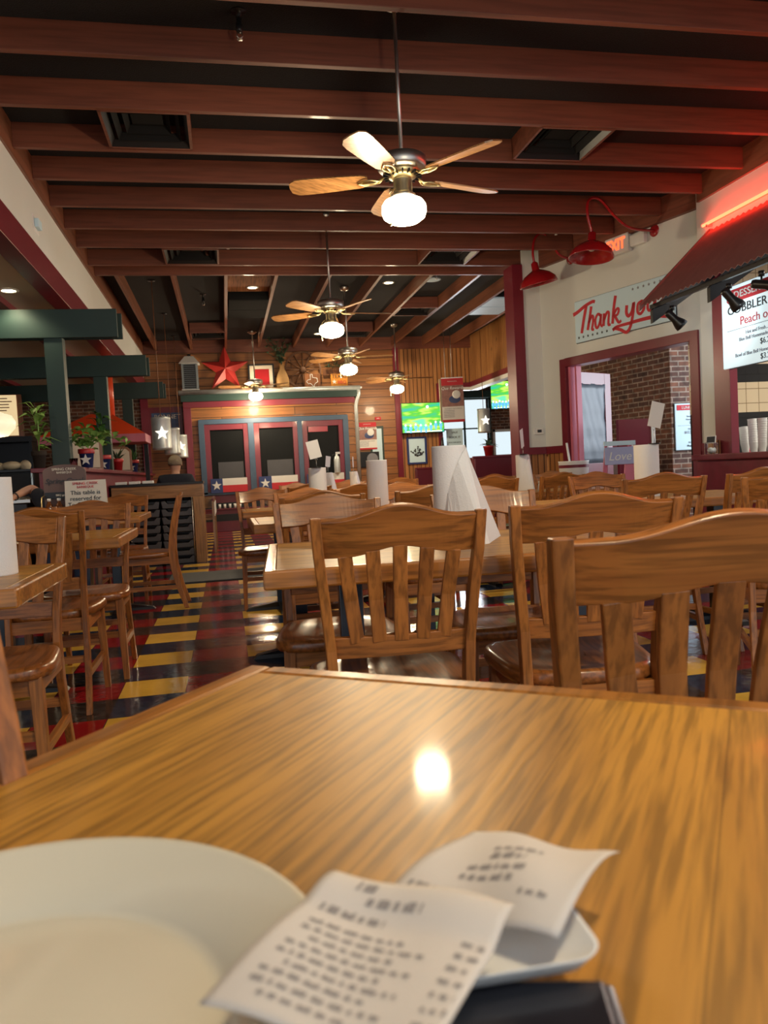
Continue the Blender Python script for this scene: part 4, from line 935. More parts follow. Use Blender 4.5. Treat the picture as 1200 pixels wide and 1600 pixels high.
# plants
def leaf(b, p, d, L, W, bend=.3):
    d = Vector(d).normalized(); up = Vector((0, 0, 1)); s_ = d.cross(up)
    s_ = s_.normalized() if s_.length > .01 else Vector((1, 0, 0))
    p = Vector(p); q1 = p+d*L*.5+up*(.05*L); q2 = p+d*L-up*(bend*L)
    vs = [p, q1+s_*W*.5, q2, q1-s_*W*.5, q1+up*.12*W]
    vs = [tuple(v) for v in vs]; n = len(b.v)
    b.add(vs, [(0, 1, 4), (1, 2, 4), (2, 3, 4), (3, 0, 4)], False)
def potted(kind, loc, label, pot, band, size=1., seed=0, mleaf='leaf', r=.075, star=False):
    t = thing('potted_'+('plant' if kind != 'spiky' else 'aloe'), label, 'plant', loc)
    po = MB().lathe([(.001, 0), (r*.75, 0), (r*.98, .12*size), (r*1.08, .12*size), (r*1.08, .155*size), (r*.95, .155*size), (r*.9, .13*size), (.001, .13*size)], 24).obj('pot', pot, t)
    MB().lathe([(r*1.085, .118*size), (r*1.10, .12*size), (r*1.10, .157*size), (r*1.085, .158*size)], 24, cap=False).obj('pot_rim', band, po)
    if star: MB().prism(starpts(.05*size, .4), -r*.97, -r*.90, Matrix.Translation((0, 0, .065*size)) @ Matrix.Rotation(0, 4, 'X')).obj('star', 'white', po)
    rn = random.Random(seed); b = MB(); st = MB()
    z0 = .13*size
    if kind == 'spiky':
        for k in range(16):
            a = rn.uniform(0, 2*PI); e = rn.uniform(.5, 1.35); L = rn.uniform(.14, .24)*size
            leaf(b, (0, 0, z0), (math.cos(a)*math.cos(e), math.sin(a)*math.cos(e), math.sin(e)), L, .028*size, .1)
    elif kind == 'tall':
        for k in range(26):
            a = rn.uniform(0, 2*PI); h = rn.uniform(.1, .40)*size; e = rn.uniform(.1, 1.2)
            p = (rn.uniform(-.03, .03), rn.uniform(-.03, .03), z0+h)
            leaf(b, p, (math.cos(a)*math.cos(e), math.sin(a)*math.cos(e), math.sin(e)), rn.uniform(.14, .24)*size, .06*size, .3)
        st.tube([(0, 0, z0-.01), (.01, 0, z0+.25*size), (0, .01, z0+.42*size)], .006, 6)
    else:
        for v in range(7):
            a = rn.uniform(0, 2*PI); L = rn.uniform(.15, .36)*size; P = []
            for k in range(8):
                q = k/7; P.append((math.cos(a)*L*q, math.sin(a)*L*q*.7, z0+.16*size*math.sin(q*PI*.8)+(-.05*q*size)+rn.uniform(-.01, .01)))
            st.tube(P, .003, 5)
            for p in P[1:]:
                for m in range(2): leaf(b, p, (rn.uniform(-1, 1), rn.uniform(-1, 1), rn.uniform(.1, 1)), .085*size, .055*size, .25)
        for k in range(30):
            a = rn.uniform(0, 2*PI); leaf(b, (rn.uniform(-.06, .06), rn.uniform(-.05, .05), z0+rn.uniform(0, .2)*size), (math.cos(a), math.sin(a), rn.uniform(0, 1.2)), .11*size, .06*size, .25)
    b.obj('leaves', mleaf, t)
    if st.v: st.obj('stems', mleaf, t)
    return t
potted('tall', (-1.64, 7.55, 1.17), 'leafy green plant left of the nearest green post', 'soil', 'soil', 1.0, 1, 'leafy', .06)
potted('vine', (-1.31, 8.02, 1.17), 'trailing pothos right of the nearest green post in a navy pot with white star', 'potblue', 'potred', 1.15, 2, 'leafy', .07, True)
potted('tall', (-1.45, 10.05, 1.17), 'tall dark-leaved plant beside the middle green post in a navy pot', 'potblue', 'potred', 1.2, 3, 'leaf', .085, True)
potted('spiky', (-1.42, 11.1, 1.17), 'spiky plant in a red pot behind the middle green post', 'potred', 'potred', 1.1, 4, 'leafd', .07)
potted('spiky', (-1.42, 12.75, 1.17), 'aloe in a navy and red star pot before the farthest green post', 'potblue', 'potred', 1.25, 5, 'leaf', .10, True)
# sauce rack
t = thing('sauce_rack', 'arched brown sauce rack with wood sign top and sauce bottles', 'rack', (-1.165, 6.12, ZT))
W_ = .150
arc = [(-W_, .0), (-W_, .355)]+[(-W_*math.cos(PI*i/14), .345+.062*math.sin(PI*i/14)**.8) for i in range(1, 14)]+[(W_, .355), (W_, .0)]
MB().prism(arc, 0, .014).obj('back_board', mat('dark_stained_board', (.115, .07, .065), .5, var=.2), t, .002)
B(-W_, W_, -.11, .0, 0, .012).obj('shelf', 'box', t); 
for s_ in (-1, 1): MB().tube([(s_*W_, -.0, .18), (s_*W_, -.08, .17), (s_*W_, -.11, .10), (s_*W_, -.11, .0)], .005, 6).obj('side_wire', 'brass', t)
MB().box(-W_+.005, W_-.005, -.006, 0, .155, .205).obj('label_strip', 'blackm', t)
text('SPRING CREEK', .026, 'card', t, (0, -.002, .372)); text('BARBEQUE', .022, 'card', t, (0, -.002, .348)); text('Spring Creek', .052, 'ink', t, (0, -.002, .285), shear=.3, offset=.0006, name='script_lettering')
text('BBQ goodie box', .02, 'card', t, (0, -.008, .182))
for k in range(4):
    q = thing('sauce_bottle', 'amber sauce bottle in the rack, %s' % ('at its left end', 'second from the left', 'third from the left', 'at its right end')[k], 'bottle', (-1.165-.105+k*.068, 6.055, ZT+.013), 0, 'sauce bottles in the rack')
    MB().lathe([(.001, 0), (.026, 0), (.028, .004), (.028, .085), (.02, .105), (.012, .118), (.012, .135)], 16).obj('glass_body', 'bottle', q)
    MB().lathe([(.0285, .02), (.0285, .072)], 16, cap=False).obj('label', 'label', q); MB().cyl(.0135, .128, .148, n=12).obj('cap', 'white', q)
t = thing('drinking_glass', 'small clear glass standing on the divider behind the sauce rack', 'glass', (-1.33, 7.45, 1.17))
MB().lathe([(.001, 0), (.03, 0), (.038, .075), (.035, .075), (.027, .006), (.001, .006)], 20).obj('tumbler', 'glass', t)
# reserved card
t = thing('reserved_sign', 'cream tent card reading that the table is reserved for to go orders', 'table sign', (-1.0, 5.935, ZT), -2)
Mt = Matrix.Rotation(math.radians(-8), 4, 'X'); MB().box(-.142, .142, 0, .003, 0, .285, Mt).obj('front_card', 'card', t)
Mt2 = Matrix.Translation((0, .085, 0)) @ Matrix.Rotation(math.radians(9), 4, 'X'); MB().box(-.142, .142, 0, .003, 0, .285, Mt2).obj('back_card', 'card', t)
rx = PI/2-math.radians(8)
def on(z): return (0, z*math.sin(math.radians(8))-.002, z*math.cos(math.radians(8)))
text('SPRING CREEK', .027, 'signred', t, on(.262), rot=(rx, 0, 0)); text('BARBEQUE', .024, 'signred', t, on(.236), rot=(rx, 0, 0))
for k, s_ in enumerate(('This table is', 'reserved for', 'To Go orders')): text(s_, .043, 'ink', t, on(.195-k*.043), rot=(rx, 0, 0))
text('only', .04, 'signred', t, on(.063), rot=(rx, 0, 0))
text('– – –            – – –', .02, 'ink', t, on(.262), rot=(rx, 0, 0))
# poster card at the left picture edge
t = thing('table_poster', 'tilted promotional poster card at the left picture edge above the towel roll', 'poster', (-.665, 2.33, ZT+.27), 6)
MB().tube([(0, 0, 0), (0, 0, .06)], .003, 6).obj('stem', 'steel', t)
Mp = Matrix.Translation((0, 0, .045)) @ Matrix.Rotation(math.radians(-16), 4, 'Y'); MB().box(-.055, .055, -.001, .001, 0, .14, Mp).obj('card', 'paper', t); MB().box(-.055, .055, -.002, -.001, .0, .02, Mp).obj('red_band', 'signred', t); MB().box(-.045, .045, -.002, -.001, .06, .13, Mp).obj('photo', 'black', t)
# booster seat station
t = thing('booster_station', 'wooden station with black top in the aisle, stacks of booster seats beneath', 'counter', (-.76, 9.95, 0))
B(-.58, .49, -.32, .32, .955, .985).obj('black_top', 'blackm', t, .003); B(-.57, .48, -.30, .30, .80, .955).obj('apron', 'stationwood', t)
for s_ in (-1, 1): B(.36 if s_ > 0 else -.57, .48 if s_ > 0 else -.45, -.30, .30, 0, .80).obj('side_panel', 'stationwoodZ', t, .003)
B(-.45, .36, .27, .30, 0, .80).obj('back_panel', 'blackm', t)
MB().tube([(.345, -.31, .80), (.345, -.31, 0)], .008, 6).obj('front_rod', 'steel', t)
def booster(loc, label):
    t = thing('booster_tub', label, 'booster seat', loc, 0, 'stacked dark grey booster seats')
    out = [(-.17, .0), (-.185, .085), (-.14, .09), (-.11, .055), (.11, .055), (.14, .09), (.185, .085), (.17, .0)]
    MB().prism(out, -.20, .02).obj('seat_shell', 'grey', t, .006)
    MB().prism([(-.16, .0), (-.17, .088), (.17, .088), (.16, .0)], .02, .10).obj('seat_back', 'black', t, .006)
    return t
bs = booster((-.93, 9.88, .0), 'bottom booster seat of the left stack')
ords = ('bottom', 'second', 'third', 'fourth', 'fifth', 'sixth', 'seventh', 'topmost')
for c_, x in ((0, -.98), (1, -.595)):
    for k in range(8):
        z = .002+k*.096
        if c_ == 0 and k == 0: bs.location = (x, 9.88, z); continue
        copy_tree(bs, (x, 9.88, z), 0, '%s booster seat from the floor of the %s stack' % (ords[k], ('left', 'right')[c_]))
for k in range(3):
    t2 = thing('serving_tray', 'white tray on the black-topped station, %s' % ('leftmost', 'middle one', 'rightmost')[k], 'tray', (-1.23+k*.155, 9.80, .985), 0, 'white trays on the station'); B(-.065, .065, -.05, .05, 0, .035).obj('tray_body', 'white', t2, .006)
def highchair(loc, label):
    t = thing('high_chair', label, 'high chair', loc, 0, 'wooden high chairs in a row')
    for sx in (-.14, .14):
        for sy in (-1, 1): MB().tube([(sx, sy*.20, 0), (sx, sy*.14, .74)], 1., 4, flat=(.03, .03)).obj('leg', 'stationwoodZ', t)
        B(sx-.012, sx+.012, -.16, .16, .70, .74).obj('arm_rail', 'maroonw', t); B(sx-.012, sx+.012, -.18, .18, .42, .45).obj('side_rail', 'stationwood', t)
    B(-.13, .13, -.15, .15, .45, .47).obj('seat', 'stationwood', t); B(-.13, .13, .13, .15, .60, .74).obj('back', 'stationwood', t)
    B(.152, .162, -.13, .13, .50, .68).obj('side_pad', 'white', t)
    return t
h0 = highchair((-.33, 11.0, 0), 'nearest wooden high chair behind the booster station'); copy_tree(h0, (-.33, 11.55, 0), 0, 'middle wooden high chair behind the booster station'); copy_tree(h0, (-.33, 12.1, 0), 0, 'farthest wooden high chair behind the booster station')
tag(B(-.62, 1.2, 7.75, 8.55, 0.0005, .012).obj('floor_mat', 'mat', None, .004), 'grey ribbed rubber mat lying across the aisle', 'mat')
# ================================================================== FAR WALL: MOCK PORCH, SHELF ITEMS
YP = 15.05   # front plane of the porch front
t = thing('porch_front', 'mock porch front with blue-framed windows, green fascia shelf and grey gutter', 'porch front', (0, YP, 0))
B(-.73, 2.66, -.02, .35, 2.47, 2.62).obj('green_fascia', 'green', t, .004)
B(-.76, 2.70, -.06, .35, 2.62, 2.655).obj('shelf_top', 'galv', t, .004)
MB().tube([(-.76, -.05, 2.635), (2.66, -.05, 2.635)], .045, 10).obj('gutter', 'galv', t)
MB().tube([(2.63, -.03, 2.62), (2.64, -.01, 2.52), (2.60, .03, 2.40), (2.58, .06, 2.30), (2.58, .08, .75)], .038, 10).obj('downspout', 'galv', t)
B(-.70, 2.56, .04, .12, 2.36, 2.47).obj('maroon_header', 'maroon', t, .004)
B(-.70, -.56, .04, .12, 0, 2.36).obj('maroon_stile', 'maroon', t, .004)
b = B(-.56, -.42, .10, .16, .70, 2.36).box(-.42, 2.40, .10, .16, 2.14, 2.36).box(2.40, 2.52, .10, .16, 0, 2.36); b.obj('board_surround', 'log', t)
# blue frame of three bays
b = B(-.44, 2.40, .02, .12, 2.04, 2.13).box(-.44, -.34, .02, .12, .72, 2.04).box(2.30, 2.40, .02, .12, .72, 2.04).box(.47, .58, .02, .12, .72, 2.04).box(1.41, 1.50, .02, .12, .72, 2.04).box(-.44, 2.40, .02, .12, .70, .76)
b.obj('blue_frame', 'blue', t, .004)
for k, (x0, x1) in enumerate(((-.34, .47), (.58, 1.41), (1.50, 2.30))):
    f = B(x0, x0+.10, .04, .10, .76, 2.04).box(x1-.09, x1, .04, .10, .76, 2.04).box(x0+.10, x1-.09, .041, .10, 1.93, 2.04).box(x0+.10, x1-.09, .041, .10, .76, .84)
    f = f.obj('window_sash', 'maroon', t, .003)
    B(x0+.10, x1-.09, .08, .085, .84, 1.93).obj('glass_pane', 'dkglass', f)
    if k < 2:
        B(x0+.22, x1-.12, .07, .078, .84, 1.32).obj('wire_panel', 'grey', f)
    else: B(x0+.12, x0+.50, .06, .078, 1.82, 1.93).obj('red_valance', 'redp', f)
B(-.56, 2.50, .10, .30, 0, .70).obj('maroon_base', 'maroon', t, .004)
for z in (.42, .20):
    B(-.45, 2.40, .085, .10, z, z+.13).obj('base_opening', 'blackm', t)
for k in range(5):
    q = thing('mug', 'pale mug in a row on the shelf of the maroon porch base, %s' % ('leftmost', 'second from left', 'third from left', 'fourth from left', 'fifth from left')[k], 'mug', (-.14+k*.095, YP+.045, .445), 0, 'mugs in the porch base')
    MB().lathe([(.001, 0), (.022, 0), (.026, .08), (.022, .08), (.02, .01), (.001, .01)], 12).obj('mug_body', 'white', q)
B(-.46, 2.40, -.02, .10, .425, .44).obj('base_ledge', 'maroon', t)
# flag buntings
for k, (x0, x1) in enumerate(((-.28, .40), (.62, 1.36), (1.54, 2.26))):
    q = thing('flag_bunting', ('first navy, white and red star bunting from the left, below the porch windows', 'second star bunting from the left, below the porch windows', 'third star bunting from the left, mostly hidden by towel rolls')[k], 'flag', ((x0+x1)/2, YP-.01, .68), 0, 'flag buntings under the porch windows')
    h = (x1-x0)/2
    B(-h, -h*.35, -.012, .012, .06, .33).obj('navy_field', 'potblue', q); B(-h*.35, h, -.012, .012, .20, .33).obj('white_stripe', 'white', q); B(-h*.35, h, -.012, .012, .07, .20).obj('red_stripe', 'signred', q)
    MB().prism([(a-h*.68, c+.20) for a, c in starpts(.095, .4)], -.018, -.012).obj('star', 'white', q)
# items on the shelf (top z = 2.68)
ZS = 2.68; YS = YP+.12
t = thing('grey_lantern', 'tall slatted grey lantern with a white pyramid cap, leftmost on the shelf', 'lantern', (-.535, YS, ZS))
b = MB()
for sx in (-1, 1):
    for sy in (-1, 1): b.box(sx*.13-.018, sx*.13+.018, sy*.11-.018, sy*.11+.018, .02, .50)
b.box(-.12, .12, -.10, .10, .02, .50) ; b.obj('body', mat('lantern_grey', (.17, .20, .23), .5), t)
b = MB()
for k in range(12): b.box(-.105, .105, -.125, -.10, .05+k*.037, .068+k*.037)
b.obj('slats', 'blackm', t); B(-.16, .16, -.14, .14, 0, .025).obj('base', 'white', t)
MB().add([(-.19, -.16, .50), (.19, -.16, .50), (.19, .16, .50), (-.19, .16, .50), (-.08, -.06, .645), (.08, -.06, .645), (.08, .06, .645), (-.08, .06, .645)], [(0, 3, 2, 1), (4, 5, 6, 7), (0, 1, 5, 4), (1, 2, 6, 5), (2, 3, 7, 6), (3, 0, 4, 7)]).obj('cap', 'white', t)
MB().cyl(.03, .645, .69).obj('finial', 'blackm', t)
# red barn star
sv = starpts(.46, .40); n = len(sv)
vs = [(a, 0, c) for a, c in sv]+[(0, -.11, 0), (0, .02, 0)]
fs = [(n, i, (i+1) % n) for i in range(n)]+[(n+1, (i+1) % n, i) for i in range(n)]
o = MB().add(vs, fs).obj('barn_star', 'starp'); o.location = (.12, YS+.02, ZS+.395); o.rotation_euler = (math.radians(-6), math.radians(0), 0)
tag(o, 'large red five-pointed metal star leaning above the porch shelf', 'star')
t = thing('framed_picture', 'black-framed red picture with a pale mat on the porch shelf', 'picture', (.79, YS, ZS), -3)
b = B(-.245, .245, 0, .03, 0, .03).box(-.245, .245, 0, .03, .45, .48).box(-.245, -.215, 0, .03, .03, .45).box(.215, .245, 0, .03, .03, .45); b.obj('frame', 'black', t, .003)
B(-.215, .215, .015, .025, .03, .45).obj('mat_board', 'creamlow', t); B(-.13, .15, .008, .015, .08, .38).obj('red_print', 'redp', t)
t = thing('wicker_vase', 'tall woven vase with olive branches on the porch shelf', 'vase', (1.19, YS, ZS))
MB().lathe([(.001, 0), (.11, 0), (.125, .06), (.12, .18), (.09, .28), (.05, .36), (.042, .42), (.055, .45), (.045, .45), (.03, .40), (.001, .38)], 24).obj('woven_body', 'wick', t)
rn = random.Random(5); st = MB(); lf = MB()
for k in range(16):
    a = rn.uniform(0, 2*PI); sp_ = rn.uniform(.08, .30); H = rn.uniform(.25, .55)
    P = [(math.cos(a)*sp_*q*q, math.sin(a)*sp_*.5*q*q, .42+H*q) for q in (0, .25, .5, .75, 1)]
    st.tube(P, .004, 4)
    for p in P[1:]:
        for m in range(5): leaf(lf, p, (rn.uniform(-1, 1), rn.uniform(-1, 1), rn.uniform(0, 1)), .085, .028, .1)
st.obj('stems', 'leafd', t); lf.obj('leaves', 'leafd', t)
t = thing('wagon_wheel', 'dark wooden wagon wheel leaning on the log wall above the porch shelf', 'wheel', (1.60, YS+.10, ZS+.36))
R_ = .36; Mw = Matrix.Rotation(math.radians(90), 4, 'X') @ Matrix.Rotation(0, 4, 'Z')
MB().lathe([(R_-.035, -.02), (R_, -.02), (R_, .02), (R_-.035, .02), (R_-.035, -.02)], 40, M=Mw, cap=False, smooth=False).obj('rim', 'wheelw', t)
for k in range(12): MB().tube([(.05*math.cos(2*PI*k/12), 0, .05*math.sin(2*PI*k/12)), ((R_-.03)*math.cos(2*PI*k/12), 0, (R_-.03)*math.sin(2*PI*k/12))], [.015, .011], 8).obj('spoke', 'wheelw', t)
MB().lathe([(.001, -.05), (.045, -.05), (.06, -.02), (.06, .03), (.045, .05), (.001, .05)], 20, M=Mw).obj('hub', 'wheelw', t)
t = thing('state_plaque', 'small brown wooden plaque with a white state outline before the wheel', 'plaque', (1.76, YS-.06, ZS))
B(-.15, .15, 0, .025, 0, .26).obj('board', 'box', t, .003)
tx = [(-.035, .21), (.0, .21), (.0, .155), (.045, .145), (.075, .14), (.08, .10), (.088, .075), (.05, .05), (.025, .02), (.03, -.01), (0, .0), (-.025, .035), (-.05, .05), (-.07, .035), (-.105, .085), (-.07, .115), (-.035, .115)]
o = MB(); cl = [((a)*1.15, c*1.05+.025) for a, c in tx]
for p, q in zip(cl, cl[1:]+cl[:1]): o.tube([(p[0], -.003, p[1]), (q[0], -.003, q[1])], .0055, 6)
o.obj('state_outline', 'white', t)
t = thing('state_sign', 'orange and red sign with a star emblem, rightmost on the shelf', 'sign', (2.29, YS, ZS), 2)
B(-.165, .165, 0, .02, .02, .25).obj('panel', mat('sign_orange', (.70, .27, .03), .5), t, .003); text('TEXAS', .10, 'ink', t, (0, -.003, .20)); text('BBQ', .09, 'signred', t, (.05, -.003, .085))
MB().prism([(a-.10, c+.10) for a, c in starpts(.05, .4)], -.004, 0).obj('star_emblem', 'white', t)
t = thing('shelf_greenery', 'small dark garland behind the third fan on the porch shelf', 'plant', (2.27, YS+.12, ZS+.42)); lf = MB()
for k in range(60): leaf(lf, (rn.uniform(-.22, .22), rn.uniform(-.04, .04), rn.uniform(-.03, .04)), (rn.uniform(-1, 1), rn.uniform(-1, .3), rn.uniform(-.2, 1)), .08, .035, .1)
lf.obj('leaves', 'leafd', t); MB().tube([(-.24, 0, 0), (.24, 0, 0)], .006, 5).obj('stem', 'leafd', t)
tag(B(-.27, .27, -.02, .02, -.11, .02).obj('garland_board', 'box'), 'narrow wooden board behind the third fan carrying greenery', 'board').location = (2.27, YS+.20, ZS+.36)
# poster behind the pendants
t = thing('wall_poster', 'blue lettered poster in a maroon frame behind the tin pendants', 'poster', (-1.03, YF-.03, 1.76))
B(-.33, .30, 0, .03, 0, .66).obj('frame', 'maroon', t, .003); B(-.27, .25, -.005, 0, .04, .55).obj('print', mat('poster_blue', (.05, .09, .22), .5, var=.6, scale=14), t); text('BONNET', .12, 'card', t, (.02, -.008, .47))
# log wall right part
def poster(name, label, loc, w_, h, rz, parent_rod=None, back=False):
    t = thing(name, label, 'poster', loc, rz, 'rewards posters')
    B(-w_/2, w_/2, -.004, .004, 0, h).obj('panel', 'paper', t)
    B(-w_/2, w_/2, -.006, -.004, h*.84, h).obj('red_header', 'signred', t); B(-w_/2, w_/2, -.006, -.004, 0, h*.06).obj('red_footer', 'signred', t)
    B(-w_/2, w_/2, -.0055, -.004, h*.36, h*.84).obj('photo', mat('poster_photo', (.30, .14, .12), .5, var=.7, scale=12), t)
    MB().ball((.03*w_/.35, -.004, h*.52), w_*.30, 20, 8, (1, .03, .65)).obj('bowl', 'potblue', t); MB().ball((.06*w_/.35, -.012, h*.63), w_*.19, 18, 8, (1, .03, 1)).obj('ice_cream', 'white', t)
    text('Que Rewards', w_*.185, 'white', t, (0, -.010, h*.775), shear=.25, offset=.001, name='script_lettering'); text('INTRODUCING', w_*.06, 'white', t, (0, -.008, h*.93))
    text('Download our App for Rewards', w_*.06, 'ink', t, (0, -.006, h*.31)); 
    b = MB()
    for k in range(5): b.box(-w_*.44, w_*.05, -.0055, -.004, h*(.12+.035*k), h*(.13+.035*k))
    b.obj('small_print', 'inkg', t)
    return t
t = poster('rewards_poster', 'small red and white rewards poster on the log wall right of the downspout', (2.83, YF-.02, 1.44), .37, .54, 0)
t = thing('tall_frame', 'tall green-framed picture behind the small rewards poster', 'picture', (3.02, YF-.012, 1.08)); B(-.14, .14, 0, .012, 0, .82).obj('frame', 'green', t, .003); B(-.10, .10, -.004, 0, .05, .77).obj('print', 'signwhite', t)
t = thing('round_photo_frame', 'small dark picture with a round photo under the rewards poster', 'picture', (2.84, YF-.05, 1.09)); B(-.20, .20, 0, .02, 0, .30).obj('frame', 'blackm', t, .003); MB().ball((.06, -.002, .16), .115, 24, 8, (1, .03, 1)).obj('round_print', 'inkg', t)
t = thing('card_slot', 'little red and white notice above the small rewards poster', 'notice', (3.06, YF-.02, 2.05)); B(-.06, .06, 0, .01, -.03, .03).obj('plate', 'signred', t); text('BAR', .03, 'white', t, (0, -.003, 0))
t = thing('fire_extinguisher', 'pale silver fire extinguisher seen at the third porch window', 'fire extinguisher', (2.13, YP-.06, 1.00))
MB().lathe([(.001, 0), (.055, 0), (.06, .02), (.06, .27), (.045, .32), (.02, .345), (.02, .37)], 20).obj('cylinder', 'galv', t); MB().box(-.02, .07, -.01, .01, .37, .41).obj('handle', 'steel', t); MB().tube([(-.01, 0, .37), (-.08, 0, .36), (-.085, 0, .22)], .01, 6).obj('hose', 'blackm', t)
B(-.03, .03, .06, .12, .1, .14).obj('bracket', 'blackm', t)
# television and picture on the beadboard
def tv_mat():
    m, nt, bs = new_mat('football_broadcast'); setp(bs, (.02, .02, .02), .2)
    tc = N(nt, 'ShaderNodeTexCoord'); mp = N(nt, 'ShaderNodeMapping'); mp.inputs['Rotation'].default_value = (0, .35, 0); mp.inputs['Scale'].default_value = (1.2, 1, 5)
    no = N(nt, 'ShaderNodeTexNoise'); no.inputs['Scale'].default_value = 1.6; no.inputs['Detail'].default_value = 2
    nt.links.new(tc.outputs['Object'], mp.inputs[0]); nt.links.new(mp.outputs[0], no.inputs['Vector'])
    r = N(nt, 'ShaderNodeValToRGB'); e = r.color_ramp.elements; e[0].position = .35; e[0].color = (.02, .45, .30, 1); e[1].position = .5; e[1].color = (.10, .55, .03, 1)
    x = e.new(.58); x.color = (.55, .80, .12, 1); x = e.new(.66); x.color = (.15, .75, .40, 1)
    nt.links.new(no.outputs['Fac'], r.inputs[0]); nt.links.new(r.outputs[0], bs.inputs['Emission Color']); bs.inputs['Emission Strength'].default_value = 1.0
    return m
M_['tv'] = tv_mat()
M_['tvp'] = mat('screen_players', (.1, .3, .5), .4, var=0, emis=(.10, .45, .85), es=.9); M_['tvw'] = mat('screen_white', (.9, .9, .9), .4, var=0, emis=(.9, 1, .95), es=1.1)
def tv(loc, w_, h, rz, label):
    t = thing('television', label, 'television', loc, rz, 'wall televisions showing football')
    B(-w_/2-.012, w_/2+.012, 0, .06, -h/2-.012, h/2+.012).obj('bezel', 'black', t, .004); B(-w_/2, w_/2, -.004, 0, -h/2, h/2).obj('screen', 'tv', t)
    b = MB(); wb = MB(); q = random.Random(4)
    for k in range(8):
        x = -w_/2+w_*(k+.6)/8.2; z = -h*.34+q.uniform(-.02, .05); b.ball((x, -.005, z), h*.075, 8, 6, (.8, .05, 1)); b.box(x-h*.03, x+h*.03, -.007, -.004, z-h*.15, z); wb.ball((x, -.006, z+h*.10), h*.035, 8, 6, (1, .05, 1))
    b.obj('players', 'tvp', t); wb.box(-w_*.45, w_*.45, -.006, -.004, -h*.49, -h*.455).ball((.12*w_, -.006, h*.37), h*.05, 8, 6, (1, .05, 1)); wb.obj('white_figures', 'tvw', t)
    B(-.1, .1, .06, .2, -.05, .05).obj('wall_mount', 'blackm', t)
    return t
tv((3.94, YF-.2, 2.02), .86, .58, 2, 'television on the beadboard wall showing a green football field')
tv((6.45, 17.28, 2.62), .60, .62, -14, 'second television in the sunroom, beside the maroon post')
t = thing('plant_print', 'dark blue framed botanical print below the television', 'picture', (3.83, YF-.035, 1.10))
b = B(-.205, .205, 0, .03, 0, .035).box(-.205, .205, 0, .03, .515, .55).box(-.205, -.165, 0, .03, .035, .515).box(.165, .205, 0, .03, .035, .515); b.obj('frame', 'potblue', t, .003)
B(-.165, .165, .01, .02, .035, .515).obj('paper', 'signwhite', t); lf = MB()
for k in range(26):
    a = rn.uniform(.2, PI-.2); L = rn.uniform(.04, .17); lf.tube([(0, .006, .15), (math.cos(a)*L, .006, .15+math.sin(a)*L*1.3)], .003, 4).ball((math.cos(a)*L, .006, .15+math.sin(a)*L*1.3), .016, 6, 4, (1, .2, 1))
lf.obj('drawn_flowers', 'ink', t)
# hanging rewards poster
t = poster('rewards_poster', 'large red rewards poster hanging from the ceiling before the sunroom', (4.16, 13.8, 1.82), .40, .80, -14)
MB().tube([(0, 0, .80), (0, 0, ZC-1.82)], .006, 6).obj('hanging_rod', 'steel', t); B(-.20, .20, -.012, .012, .80, .815).obj('top_rail', 'steel', t)
t = thing('rewards_board_back', 'tan back panel of a second poster just behind the hanging rewards poster', 'poster', (4.08, 13.95, 1.84), 25); B(-.16, .16, -.003, .003, 0, .78).obj('panel', 'beige', t); MB().tube([(0, 0, .78), (0, 0, ZC-1.84)], .005, 6).obj('hanging_rod', 'steel', t)
# sunroom fittings
t = thing('emergency_light', 'white twin emergency light on the sunroom brick', 'emergency light', (5.83, 17.42, 3.12)); B(-.13, .13, -.03, .04, 0, .14).obj('case', 'white', t, .008); MB().ball((-.07, -.05, .04), .035, 10, 8).ball((.07, -.05, .04), .035, 10, 8).obj('lamp_heads', 'white', t)
t = thing('window_notice', 'grey notice sheet leaning at the left of the sunroom window', 'notice', (4.66, YF+.05, 1.17), -5); B(-.17, .17, 0, .01, 0, .62).obj('sheet', 'signwhite', t)
for k, (s_, z) in enumerate((('SALE', .54), ('BOOK IT', .44), ('your next party', .34), ('here with us', .26))): text(s_, .06 if k < 2 else .04, 'ink', t, (0, -.004, z))
text('call today', .04, 'signred', t, (0, -.004, .12))
t = thing('potted_plant', 'leafy plant in a red pot on the sill before the bright window', 'plant', (4.88, 14.6, 1.17), 0)
MB().lathe([(.001, 0), (.07, 0), (.10, .18), (.105, .18), (.105, .21), (.09, .21), (.08, .18), (.001, .18)], 24).obj('pot', 'potred', t); lf = MB()
for k in range(26): a = rn.uniform(0, 2*PI); e = rn.uniform(.1, 1.3); leaf(lf, (0, 0, .19), (math.cos(a)*math.cos(e), math.sin(a)*math.cos(e), math.sin(e)), rn.uniform(.15, .28), .05, .3)
lf.obj('leaves', 'leafd', t); t.location = (5.08, 14.6, 1.17)
t = thing('sill_bottle', 'dark bottle-shaped ornament behind the big towel roll', 'bottle', (4.35, YF-.09, 1.17)); MB().lathe([(.001, 0), (.09, 0), (.10, .06), (.08, .20), (.035, .28), (.025, .42), (.03, .44), (.001, .44)], 16).obj('glass_body', 'blackm', t)
